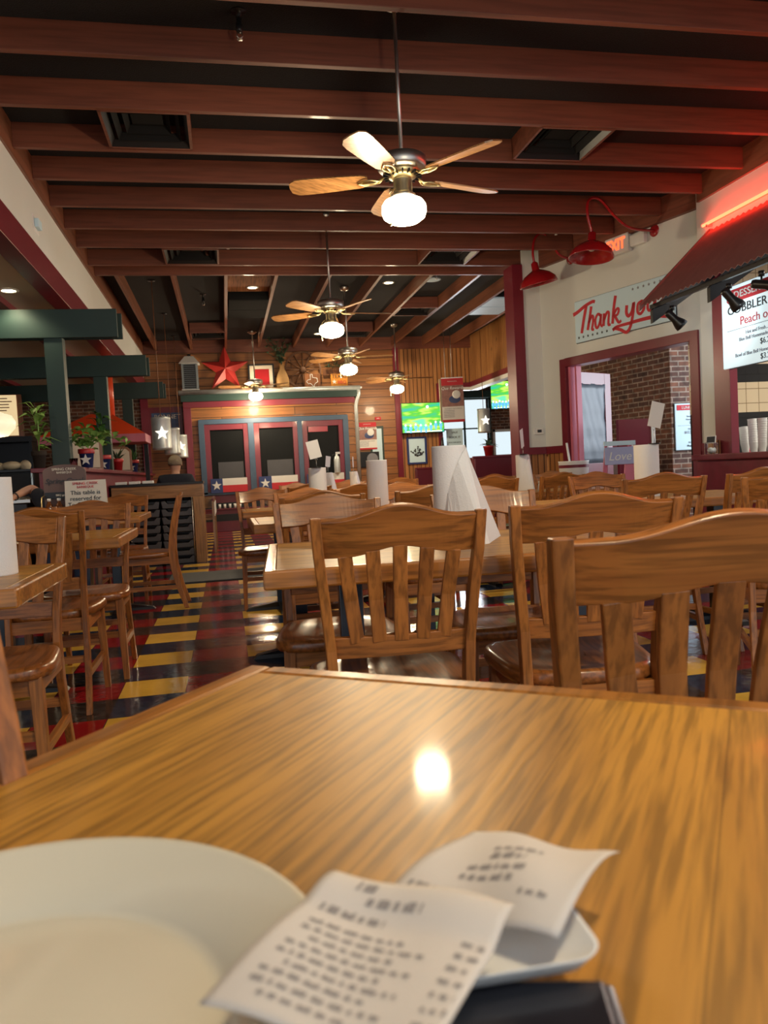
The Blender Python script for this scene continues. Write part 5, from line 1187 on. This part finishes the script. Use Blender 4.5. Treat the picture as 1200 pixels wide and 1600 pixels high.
# booths
def booth(loc, w_, rz, label, h=1.05):
    t = thing('booth_bench', label, 'booth', loc, rz, 'maroon vinyl booths')
    B(-w_/2, w_/2, -.04, .10, .10, h).obj('back_cushion', 'vinyl', t, .02); B(-w_/2, w_/2, .10, .55, .36, .47).obj('seat_cushion', 'vinyl', t, .02)
    B(-w_/2, w_/2, 0, .5, 0, .36).obj('plinth', 'box', t); B(-w_/2-.01, w_/2+.01, -.05, .02, h-.01, h+.02).obj('cap_rail', 'maroonw', t, .004)
    return t
booth((3.72, 13.2, 0), .95, 0, 'maroon vinyl booth below the television', 1.0); booth((4.05, 11.2, 0), .80, 0, 'maroon vinyl booth left of the maroon post', 1.12)
t = thing('booth_table', 'small booth table under the sunroom opening', 'table', (4.45, 12.3, 0)); B(-.4, .4, -.35, .35, .72, .76).obj('tabletop', 'table', t, .004); B(-.03, .03, -.03, .03, .03, .72).obj('column', 'blackm', t); B(-.22, .22, -.03, .03, 0, .03).box(-.03, .03, -.22, .22, 0, .03).obj('cross_foot', 'blackm', t)

# ================================================================== RIGHT WALL
TH = -72.28
def rwp(tt, z, off=0.):   # point on the slanting wall; tt metres from its near end, off into the room
    return (4.80-.3043*tt-.9526*off, 6.95+.9526*tt-.3043*off, z)
t = thing('thank_you_sign', 'pale blue-white sign with red script reading Thank you on the cream wall', 'sign', rwp(1.165, 2.39, .03), TH)
B(-.73, .73, 0, .025, 0, .485).obj('panel', 'signwhite', t, .008)
b = B(-.735, .735, .022, .028, -.006, .491); b.obj('dark_edge', 'ink', t)
# script letters drawn as brush strokes; coordinates in cm of the panel, x from its left edge, z from its base
def stroke(b, pts, w0=.018, w1=.018):
    w0 *= 1.45; w1 *= 1.45
    P = [Vector(((x-73)/100, -.004, z/100)) for x, z in pts]; S = []
    for i in range(len(P)-1):
        a = P[max(i-1, 0)]; c = P[i]; d = P[i+1]; e = P[min(i+2, len(P)-1)]
        for k in range(5):
            q = k/5; S.append(.5*((2*c)+(-a+d)*q+(2*a-5*c+4*d-e)*q*q+(-a+3*c-3*d+e)*q**3))
    S.append(P[-1]); n = len(S)
    R_ = [w0+(w1-w0)*i/(n-1) for i in range(n)]
    vs = []; fs = []
    for i, p in enumerate(S):
        d = (S[min(i+1, n-1)]-S[max(i-1, 0)]); nn = Vector((-d.z, 0, d.x)).normalized()*R_[i]*.5
        vs += [tuple(p+nn), tuple(p-nn), tuple(p-nn+Vector((0, .004, 0))), tuple(p+nn+Vector((0, .004, 0)))]
    for i in range(n-1):
        for k in range(4): j = (k+1) % 4; fs.append((i*4+k, i*4+j, (i+1)*4+j, (i+1)*4+k))
    fs += [(0, 3, 2, 1), tuple((n-1)*4+k for k in range(4))]
    b.add(vs, fs)
b = MB(); W1 = .026
stroke(b, [(-2, 34), (6, 36), (18, 40.5), (30, 43), (34, 42)], .030, .024)          # T bar
stroke(b, [(20, 40), (16, 28), (12, 14), (11, 10)], .030, .026)                       # T stem
stroke(b, [(28, 38), (25, 26), (21, 12)], W1, W1); stroke(b, [(23, 20), (27, 26), (30, 26), (30, 20), (28, 12), (31, 11)], W1, .02)   # h
stroke(b, [(42, 25), (38, 27), (34, 22), (34, 14), (37, 12), (41, 18), (43, 26), (42, 15), (45, 12)], .022, .02)                       # a
stroke(b, [(48, 26), (46, 12)], W1, W1); stroke(b, [(47, 18), (52, 26), (55, 25), (54, 17), (54, 12), (57, 12)], .022, .02)           # n
stroke(b, [(66, 42), (63, 30), (60, 12)], W1, W1); stroke(b, [(61, 20), (67, 27), (70, 26), (68, 21), (63, 20)], .02, .02); stroke(b, [(64, 20), (69, 12), (73, 13)], .022, .02)  # k
stroke(b, [(82, 28), (81, 20), (84, 16), (89, 20), (92, 29), (90, 16), (86, 4), (80, -1), (72, 3), (64, 6), (60, 5)], W1, .024)        # y with swash
stroke(b, [(104, 28), (98, 26), (97, 18), (101, 15), (106, 20), (105, 27), (102, 28)], .022, .022)                                    # o
stroke(b, [(112, 29), (111, 19), (114, 16), (119, 20), (122, 29), (121, 19), (124, 16), (127, 18)], .022, .02)                         # u
stroke(b, [(60, 5), (66, 7.5), (84, 8), (104, 8.5), (124, 8), (136, 6)], .018, .032)                                                   # underline
b.obj('red_script', 'signred', t)
for k in range(7):
    x = -.67+k*.075; MB().prism([(x+a, .055+c+.0*k) for a, c in starpts(.018, .42)], -.003, 0).obj('small_star', 'ink', t)
for k in range(6):
    x = .18+k*.075; MB().prism([(x+a, .435+c) for a, c in starpts(.018, .42)], -.003, 0).obj('small_star', 'inkg', t)
# exit sign
t = thing('exit_sign', 'white exit sign with glowing red letters above the thank you sign', 'exit sign', rwp(1.16, 3.24, .07), TH)
B(-.17, .17, 0, .06, 0, .20).obj('case', 'white', t, .01); 
M_['exit'] = mat('exit_letters_lit', (1, .1, .05), .4, var=0, emis=(1, .07, .02), es=2.5)
text('EXIT', .165, 'exit', t, (-.01, -.003, .10), extrude=.003, sx=.8, offset=.003)
t2 = tag(B(-.10, .10, 0, .06, 0, .12).obj('emergency_light', 'white', None, .012), 'white emergency lamp case beside the exit sign', 'emergency light'); t2.location = rwp(.87, 3.27, .07); t2.rotation_euler = (0, 0, math.radians(TH))
t = thing('thermostat', 'white thermostat with a grey display on the cream pilaster', 'thermostat', (3.935, 9.335, 1.35)); B(-.065, .055, 0, .025, 0, .085).obj('case', 'white', t, .006); B(-.025, .03, -.003, 0, .025, .06).obj('display', 'ink', t)
t = thing('alarm_strobe', 'white alarm strobe on the cream fascia at the left', 'alarm', (-1.385, 6.87, 3.07), 90); B(-.10, .10, 0, .02, 0, .13).obj('plate', 'white', t, .004); B(-.06, .06, -.035, 0, .03, .10).obj('lens', 'signwhite', t, .006)
# awning: corrugated tin, sloping from the neon wall
y0, y1 = 2.2, 6.72; n = int((y1-y0)/.019); vs = []; fs = []
for i in range(n+1):
    y = y1-(y1-y0)*i/n; w_ = .011*math.sin(i*PI/2)
    for dz in (0, -.004): vs += [(4.64, y, 3.10+w_+dz), (3.90, y, 2.40+w_+dz)]
for i in range(n):
    a = i*4; fs += [(a, a+1, a+5, a+4), (a+3, a+2, a+6, a+7), (a+1, a+3, a+7, a+5), (a, a+4, a+6, a+2)]
t = thing('awning', 'sloping corrugated dark red tin awning below the red neon', 'awning', (0, 0, 0))
MB().add(vs, fs).obj('corrugated_sheet', 'corr', t)
MB().add([(4.64, y1, 3.12), (3.88, y1, 2.41), (3.88, y1, 2.35), (4.64, y1, 3.06), (4.64, y1+.03, 3.12), (3.88, y1+.03, 2.41), (3.88, y1+.03, 2.35), (4.64, y1+.03, 3.06)], [(0, 1, 2, 3), (7, 6, 5, 4), (0, 4, 5, 1), (1, 5, 6, 2), (2, 6, 7, 3), (3, 7, 4, 0)]).obj('end_flashing', 'corr', t)
B(3.97, 4.0, y0, y1-.02, 2.36, 2.40).box(4.35, 4.39, y0, y1-.02, 2.62, 2.68).obj('purlin', 'blackm', t)
for k, y in enumerate((6.62, 5.75, 4.9, 4.05, 3.2)):
    MB().add([(3.95, y, 2.34), (4.64, y, 2.98), (4.64, y, 2.66), (3.95, y, 2.22), (3.95, y+.04, 2.34), (4.64, y+.04, 2.98), (4.64, y+.04, 2.66), (3.95, y+.04, 2.22)], [(0, 1, 2, 3), (7, 6, 5, 4), (0, 4, 5, 1), (1, 5, 6, 2), (2, 6, 7, 3), (3, 7, 4, 0)]).obj('bracket', 'blackm', t)
def track_spot(loc, d, label):
    t = thing('track_spotlight', label, 'spotlight', loc, 0, 'black spotlights under the awning')
    MB().cyl(.022, -.04, 0, n=12).tube([(0, 0, -.04), (0, .0, -.085)], .008, 6).obj('stem', 'black', t)
    ax = Vector(d).normalized(); Ms = Matrix.Translation((0, 0, -.10)) @ ax.to_track_quat('Z', 'Y').to_matrix().to_4x4()
    MB().lathe([(.001, -.07), (.028, -.07), (.034, -.05), (.034, .03), (.055, .09), (.058, .12), (.052, .12), (.03, .04), (.001, .03)], 20, M=Ms).obj('lamp_head', 'black', t)
    return t
track_spot((3.98, 6.35, 2.32), (.75, -.15, -.75), 'black spotlight at the lower tip of the awning'); track_spot((3.98, 5.55, 2.32), (.7, -.1, -.8), 'black spotlight in front of the cream strip, second under the awning'); track_spot((3.98, 5.17, 2.32), (.6, -.75, -.25), 'black spotlight over the dessert board, third under the awning')
for y_, e_ in ((5.1, 9), (6.2, 7)): light('awning_spot_glow', 'SPOT', (4.06, y_, 2.15), e_, (.90, .98, 1), .04, rot=Vector((-.55, -(6.9-y_)*.35, -.1)).to_track_quat('Z', 'Y').to_euler(), spot=math.radians(110))
t = thing('neon_tube', 'glowing red neon tube along the top of the awning', 'neon light', (4.60, 4.5, 3.16))
MB().tube([(0, -2.3, 0), (0, 2.28, 0)], .014, 10).obj('tube', 'neon', t)
for k in range(6): B(-.01, .05, -2.2+k*.88, -2.18+k*.88, -.03, 0).obj('standoff', 'steel', t)
light('neon_glow', 'AREA', (4.55, 4.3, 3.22), 2.6, (1, .03, .015), .05, rot=(0, math.radians(-120), 0), sizey=4.6)
# menu boards
t = thing('dessert_menu', 'pale dessert specials board with red banner under the awning', 'menu board', (4.59, 6.52, 1.76), -90)
B(0, 1.35, 0, .02, 0, .73).obj('panel', 'signlit', t, .012); B(-.005, 1.355, .02, .03, -.006, .736).obj('dark_edge', 'ink', t)
b = MB().prism([(.085, .60), (.11, .58), (1.24, .58), (1.265, .60), (1.265, .675), (1.24, .695), (.11, .695), (.085, .675)], -.004, 0); b.obj('red_banner', 'signred', t)
text('DESSERT SPECIALS', .088, 'white', t, (.64, -.008, .637), sx=1.25, offset=.001)
text('COBBLER & CREPES', .105, 'ink', t, (.64, -.003, .51), sx=1.2, offset=.0006)
text('Peach or Pecan', .105, 'signred', t, (.62, -.003, .395), sx=1.1); B(.08, 1.26, -.003, 0, .332, .336).obj('rule_line', 'inkg', t)
text('Hot and Fresh... topped with', .045, 'inkg', t, (.60, -.003, .285)); text('Blue Bell Homemade Vanilla Ice Cream', .045, 'inkg', t, (.60, -.003, .235)); text('$6.25', .07, 'ink', t, (.60, -.003, .175))
text('Bowl of Blue Bell Homemade Vanilla Ice Cream', .045, 'inkg', t, (.62, -.003, .10)); text('$3.25', .07, 'ink', t, (.60, -.003, .045))
t = thing('lunch_menu', 'white lunch specials board on the lobby brick', 'menu board', (5.90, 9.43, 1.06), 0)
B(0, .60, 0, .018, 0, .62).obj('panel', 'signwhite', t, .008); B(-.006, .606, .016, .022, -.006, .626).obj('dark_edge', 'ink', t)
B(.03, .57, -.003, 0, .53, .60).obj('red_banner', 'signred', t); text('LUNCH SPECIALS', .052, 'white', t, (.30, -.005, .563))
for k, s_ in enumerate(('Chicken', 'Sausage · Turkey', 'Ham · Pulled Pork', '$13.95')): text(s_, .032 if k < 3 else .048, 'inkg', t, (.28, -.003, .49-k*.042))
B(.04, .56, -.003, 0, .325, .328).obj('rule_line', 'inkg', t); text('One        Two', .03, 'inkg', t, (.28, -.003, .28)); text('$12.25   $12.95', .046, 'inkg', t, (.28, -.003, .235)); text('11 am - 3 pm', .034, 'ink', t, (.28, -.003, .10)); text('Monday - Friday', .034, 'ink', t, (.28, -.003, .055))
t = thing('lobby_picture', 'grey framed picture on the receding lobby brick wall', 'picture', (5.74, 10.20, 1.52), 281-180+0); t.rotation_euler = (0, 0, math.radians(-79))
B(-.33, .33, 0, .03, 0, .36).obj('frame', 'steel', t, .004); B(-.29, .29, -.004, 0, .035, .325).obj('print', 'signwhite', t)
# door leaf standing open into the lobby
D2 = bpy.data.objects.new('door_1', None); COL.objects.link(D2); D2['kind'] = 'structure'; D2.location = (4.23, 9.03, 0)
D2.rotation_euler = (0, 0, math.radians(28))
b = B(0, .13, 0, .045, 0, 2.10).box(.73, .86, 0, .045, 0, 2.10).box(.13, .73, 0, .045, 1.95, 2.10).box(.13, .73, 0, .045, .0, .30).box(.13, .73, 0, .045, .80, .95); b.obj('door_leaf', 'maroon', D2, .003, kind='structure')
B(.13, .73, .02, .026, .95, 1.95).obj('door_glass', 'dkglass', D2, kind='structure'); M_['sheet'] = mat('grey_plastic_sheet', (.075, .09, .115), .4, var=.35, scale=3); 
b = MB(); vs = []; fs = []
for i in range(15):
    for j in range(15): vs.append((.12+.62*i/14, .008+.006*math.sin(i*1.1+j*.6)+.004*math.sin(j*1.7), .94+1.02*j/14))
for i in range(14):
    for j in range(14): a = i*15+j; fs.append((a, a+1, a+16, a+15))
o = b.add(vs, fs, True).obj('door_covering', 'sheet', D2, kind='structure'); so = o.modifiers.new('s', 'SOLIDIFY'); so.thickness = .002
B(.13, .73, .0, .045, .30, .80).obj('door_panel', 'maroonw', D2, kind='structure')
for z in (.9, 1.85): B(-.05, .05, -.01, .0, z-.055, z+.055).obj('door_hinge', 'steel', D2, kind='structure')
light('kitchen_fill_light', 'AREA', (6.1, 5.4, 2.9), 60, (1, .93, .82), 1.2, rot=(0, 0, 0), sizey=.6)  # unseen area lamp, added to brighten the kitchen tiles
light('lobby_daylight', 'AREA', (7.4, 8.4, 1.9), 70, (.80, .90, 1.0), 1.6, rot=(0, math.radians(90), 0), sizey=2.0)
light('sunroom_daylight', 'AREA', (5.55, 17.4, 1.9), 45, (.85, .93, 1.0), 1.1, rot=(math.radians(-90), 0, 0), sizey=1.3)
# lobby partition, bluish sign stand, bucket
t = thing('maroon_partition', 'maroon partition with pale post behind the wide towel roll', 'partition', (4.98, 8.72, 0)); B(-.30, .13, -.03, .03, 0, 1.46).obj('panel', 'maroon', t, .004); B(.13, .18, -.04, .04, 0, 1.46).obj('edge_post', 'white', t, .004)
t = thing('sign_stand', 'pink A-frame stand with a bluish-pink script sign in the doorway', 'sign stand', (3.88, 7.20, 0), -8)
B(-.16, .16, -.02, .005, 1.12, 1.165).obj('top_bar', 'signwhite', t, .003); B(-.16, .17, -.025, -.005, .93, 1.105).obj('sign_panel', 'pinksign', t, .006); text('Love', .12, 'white', t, (-.01, -.028, 1.01), shear=.25, name='script_lettering')
for x in (-.12, .13): B(x-.006, x+.006, -.012, -.004, 1.10, 1.13).obj('hanger', 'steel', t)
MB().tube([(.10, .0, .93), (-.04, -.12, .0)], 1., 4, flat=(.10, .02)).obj('leg', 'pinkp', t); MB().tube([(.12, .03, 1.12), (.16, .16, .0)], 1., 4, flat=(.04, .02)).obj('leg', 'pinkp', t); MB().tube([(-.12, .03, 1.12), (-.18, .16, .0)], 1., 4, flat=(.04, .02)).obj('leg', 'pinkp', t)
t = thing('bucket', 'white bucket with a dark printed band beside the sign stand', 'bucket', (3.56, 7.58, .62)); MB().lathe([(.001, 0), (.13, 0), (.155, .36), (.16, .37), (.15, .37), (.125, .01), (.001, .01)], 28).obj('pail', 'white', t); MB().lathe([(.1535, .30), (.1555, .33)], 28, cap=False).obj('band', 'maroonw', t); text('SPRING CREEK', .03, 'ink', t, (0, -.155, .14))
MB().tube([(0, .02, .1), (-.07, -.0, .56)], .012, 6).obj('scoop_handle', 'white', t)
t = thing('serving_stool', 'small dark stool carrying the white bucket', 'stool', (3.56, 7.58, 0)); MB().cyl(.17, .58, .615, n=24).obj('seat', 'box', t)
for k in range(4): a = PI/4+k*PI/2; MB().tube([(.12*math.cos(a), .12*math.sin(a), .58), (.17*math.cos(a), .17*math.sin(a), 0)], .014, 8).obj('leg', 'box', t)
# half wall and serving counter
struct(B(4.36, 4.50, 2.0, 6.62, 0, .93), 'wall_half', 'maroonw'); trim(B(4.32, 4.54, 1.96, 6.66, .93, .985), 'maroonw', .01)
struct(B(4.64, 4.80, 2.0, 6.42, 0, .93), 'wall_counter', 'maroonw')
t = thing('serving_counter', 'serving counter ledge under the dessert board', 'counter', (4.95, 4.6, 0)); B(-.14, .45, -2.4, 2.13, .93, .975).box(.08, .45, 2.13, 2.5, .93, .975).obj('counter_top', 'steel', t, .004); B(-.10, .42, -2.4, 2.1, 0, .93).obj('counter_body', 'grey', t)
def cups(loc, n_, label, tilt):
    t = thing('cup_stack', label, 'cups', loc, 0, 'stacks of white foam cups'); b = MB(); M = Matrix.Rotation(math.radians(tilt), 4, 'X')
    for k in range(n_): b.lathe([(.001, k*.022), (.030, k*.022), (.041, k*.022+.10), (.044, k*.022+.104), (.038, k*.022+.104), (.001, k*.022+.02)], 20, M=M)
    b.obj('nested_cups', 'white', t); return t
cups((4.95, 6.72, .975), 8, 'stack of white cups, leftmost by the tiles', -6); cups((4.95, 6.60, .975), 11, 'tall stack of white cups, second by the tiles', -3); cups((4.95, 6.48, .975), 11, 'tall stack of white cups, third by the tiles', 2); cups((4.95, 6.36, .975), 10, 'stack of white cups at the right picture edge', 5)
t = thing('packet_box', 'box of bright red and pink packets beside the cup stacks', 'box', (5.10, 6.86, .975)); B(-.05, .05, -.05, .05, 0, .06).obj('tray', 'glass', t); b = MB()
for k in range(14): b.box(-.04, .04, -.045+k*.0065, -.042+k*.0065, .01, .10+rn.uniform(0, .03))
b.obj('packets', mat('packet_pink', (.75, .06, .12), .5, var=.4, scale=40), t)
t = thing('mint_jar', 'square glass jar with a small black label, standing on the half wall', 'jar', (4.43, 6.50, .985), -60)
B(-.045, .045, -.045, .045, 0, .11).obj('glass_box', 'glass', t, .006); MB().ball((0, 0, .035), .034, 12, 8, (1, 1, .8)).obj('mints', 'white', t)
Ml = Matrix.Translation((0, -.01, .10)) @ Matrix.Rotation(math.radians(-12), 4, 'X'); MB().box(-.045, .045, -.004, .004, 0, .07, Ml).obj('label_frame', 'white', t); MB().box(-.038, .038, -.006, -.004, .008, .062, Ml).obj('label_face', 'ink', t)
t = thing('wood_block', 'small orange-brown wooden block behind the jar', 'block', (4.58, 6.66, .985)); B(-.05, .05, -.05, .03, 0, .13).obj('block', 'bead', t)

# ================================================================== PEOPLE
def skin_body(name, V, E, parent, m, levels=2, root=0):
    """V: list of (x,y,z,rx,ry); E: edges"""
    me = bpy.data.meshes.new(name); me.from_pydata([v[:3] for v in V], E, []); me.materials.append(M_[m])
    o = bpy.data.objects.new(name, me); COL.objects.link(o); o.parent = parent
    sk = o.modifiers.new('skin', 'SKIN'); sk.use_smooth_shade = True
    for i, v in enumerate(V): me.skin_vertices[0].data[i].radius = (v[3], v[4] if len(v) > 4 else v[3])
    me.skin_vertices[0].data[root].use_root = True
    su = o.modifiers.new('sub', 'SUBSURF'); su.levels = levels; su.render_levels = levels
    return o
def person_seated(loc, rz, label, arm_l, arm_r, lean, hair, shirt, head_turn=0., sc=1., slump=1.):
    """origin: floor under the hips; faces local +y; seat at .45"""
    t = thing('person', label, 'person', loc, rz)
    L = lean
    def tr(z): return L*(z-.50)   # forward lean
    V = [(0, 0, .52, .15, .12), (0, .02+tr(.65), .66, .145, .105), (0, .03+tr(.82), .82, .155, .11), (0, .02+tr(.97), 1.01, .155, .10), (0, .02+tr(1.05), 1.075, .07, .06),
         (0, .035+tr(1.10), 1.11, .052, .055), (0, .05+tr(1.17), 1.17, .076, .085), (0, .045+tr(1.25), 1.25, .086, .098), (0, .04+tr(1.31), 1.31, .060, .070)]
    E = [(0, 1), (1, 2), (2, 3), (3, 4), (4, 5), (5, 6), (6, 7), (7, 8)]
    zs = lambda z: z if z < .6 else .6+(z-.6)*slump
    V = [(a, b_, zs(c), d, e) for a, b_, c, d, e in V]
    cloth = []
    for s_, arm in ((-1, arm_l), (1, arm_r)):
        i = len(V); V.append((s_*.17, .02+tr(.98), zs(1.02), .062, .062)); E.append((3, i))
        (ex, ey, ez), (wx, wy, wz) = arm
        V.append((ex, ey, ez, .042, .042)); E.append((i, i+1)); V.append((wx, wy, wz, .026, .022)); E.append((i+1, i+2))
        d = (Vector((wx, wy, wz))-Vector((ex, ey, ez))).normalized(); pc = Vector((wx, wy, wz))+d*.05; k = len(V)
        V.append((*pc, .034, .016)); E.append((i+2, k)); side = d.cross(Vector((0, 0, 1))).normalized()
        for f, ln in zip((-1.5, -.5, .5, 1.5), (.055, .07, .066, .052)):
            a = pc+side*f*.019+d*.035; c = a+d*ln*.55+Vector((0, 0, -.006)); e = a+d*ln+Vector((0, 0, -.020)); q = len(V)
            V.append((*a, .009, .009)); V.append((*c, .0085, .0085)); V.append((*e, .007, .007)); E += [(k, q), (q, q+1), (q+1, q+2)]
        th = pc-side*s_*.03-d*.02; q = len(V); V.append((*(th), .010, .010)); V.append((*(th-side*s_*.025+d*.035), .008, .008)); E += [(k, q), (q, q+1)]
        cloth.append(i)
        # legs
        q = len(V); V += [(s_*.09, .03, .50, .085, .08), (s_*.12, .42, .49, .062, .062), (s_*.12, .40, .10, .042, .045), (s_*.12, .42, .05, .04, .035), (s_*.13, .56, .03, .04, .025)]
        E += [(0, q), (q, q+1), (q+1, q+2), (q+2, q+3), (q+3, q+4)]
    body = skin_body('body', V, E, t, 'skin')
    SV = [(0, 0, .50, .17, .14), (0, .02+tr(.65), .66, .165, .125), (0, .03+tr(.82), .82, .175, .13), (0, .02+tr(.97), 1.01, .170, .118), (0, .025+tr(1.05), 1.085, .085, .08)]
    SV = [(a, b_, zs(c), d, e) for a, b_, c, d, e in SV]
    SE = [(0, 1), (1, 2), (2, 3), (3, 4)]
    for s_, arm in ((-1, arm_l), (1, arm_r)):
        i = len(SV); SV.append((s_*.175, .02+tr(.98), zs(1.02), .086, .086)); e = Vector(arm[0]); p = Vector((s_*.175, .02+tr(.98), zs(1.02))); m_ = p+(e-p)*.85; SV.append((*m_, .058, .058)); SE += [(3, i), (i, i+1)]
    skin_body('shirt', SV, SE, t, shirt)
    PV = [(0, 0, .51, .17, .14)]; PE = []
    for s_ in (-1, 1):
        q = len(PV); PV += [(s_*.09, .04, .50, .10, .095), (s_*.12, .42, .49, .075, .075), (s_*.12, .41, .12, .06, .06)]; PE += [(0, q), (q, q+1), (q+1, q+2)]
    skin_body('trousers', PV, PE, t, 'denim')
    hc = Vector((0, .045+tr(1.25), zs(1.25)-.005)); vs = MB()
    for s_ in (-1, 1): MB().ball((hc.x+s_*.083, hc.y, hc.z-.01), .022, 10, 8, (.5, 1, 1.4)).obj('ear', 'skin', t)
    MB().ball((hc.x, hc.y+.105, hc.z-.02), .015, 8, 6, (.9, 1.2, 1.5)).obj('nose', 'skin', t)
    for s_ in (-1, 1): MB().ball((hc.x+s_*.032, hc.y+.088, hc.z+.012), .011, 8, 6).obj('eye', 'ink', t)
    MB().ball((hc.x, hc.y+.092, hc.z-.062), .012, 8, 6, (2, .6, .5)).obj('mouth', 'pinkp', t)
    # hair: cap over the back and top of the skull
    hv = []; hf = []; nn, mm = 24, 14
    for i in range(mm+1):
        tt_ = PI*.64*i/mm
        for k in range(nn):
            a = 2*PI*k/nn; lim = 1. if math.sin(a) < .3 else max(.45, 1-.8*(math.sin(a)-.3)); q = tt_*lim
            hv.append((hc.x+.094*math.sin(q)*math.cos(a), hc.y-.004+.111*math.sin(q)*math.sin(a), hc.z+.012+.100*math.cos(q)))
    for i in range(mm):
        for k in range(nn): j = (k+1) % nn; hf.append((i*nn+k, (i+1)*nn+k, (i+1)*nn+j, i*nn+j))
    o = MB().add(hv, hf, True).obj('hair', hair, t); so = o.modifiers.new('s', 'SOLIDIFY'); so.thickness = .012
    t.scale = (sc, sc, sc)
    return t
person_seated((-.66, 10.85, 0), 0, 'grey-haired man in a navy shirt seated with his back to the viewer beyond the station', ((-.26, .18, .80), (-.12, .40, .80)), ((.26, .18, .80), (.12, .40, .80)), .10, 'hair', 'navyshirt')
st = thing('dining_stool', 'plain wooden seat under the grey-haired man', 'stool', (-.66, 10.82, 0)); B(-.18, .18, -.17, .17, .37, .40).obj('seat', 'stationwood', st, .006)
for sx in (-1, 1):
    for sy in (-1, 1): B(sx*.14-.015, sx*.14+.015, sy*.13-.015, sy*.13+.015, 0, .37).obj('leg', 'stationwoodZ', st)
tb = thing('dining_table', 'small table before the grey-haired man', 'table', (-.66, 11.40, 0)); B(-.45, .12, -.25, .25, .72, .76).obj('tabletop', 'table', tb, .004); B(-.03, .03, -.03, .03, .04, .72).obj('column', 'navycol', tb); B(-.25, .10, -.03, .03, 0, .04).box(-.03, .03, -.25, .25, 0, .04).obj('cross_foot', 'blackm', tb)
# person bending over behind the sauce rack: only the forearm reaches into view
person_seated((-1.31, 7.10, 0), 180, 'person bent low behind the sauce rack, one bare forearm with a dark bracelet reaching left', ((-.24, .10, .74), (-.10, .26, .80)), ((.25, .27, 1.0), (.35, .45, .93)), .62, 'hairb', 'navyshirt', slump=.70)
q_ = MB().lathe([(.030, -.006), (.034, -.006), (.034, .006), (.030, .006), (.030, -.006)], 16, cap=False).obj('bracelet', 'black', bpy.data.objects['person.001']); q_.location = (.342, .435, .936); q_.rotation_euler = Vector((.10, .18, -.07)).to_track_quat('Z', 'Y').to_euler()
bn = thing('dining_stool', 'plain wooden stool behind the sauce rack', 'stool', (-1.31, 7.13, 0)); B(-.18, .18, -.17, .17, .37, .40).obj('seat', 'stationwood', bn, .006)
for sx in (-1, 1):
    for sy in (-1, 1): B(sx*.14-.015, sx*.14+.015, sy*.13-.015, sy*.13+.015, 0, .37).obj('leg', 'stationwoodZ', bn)
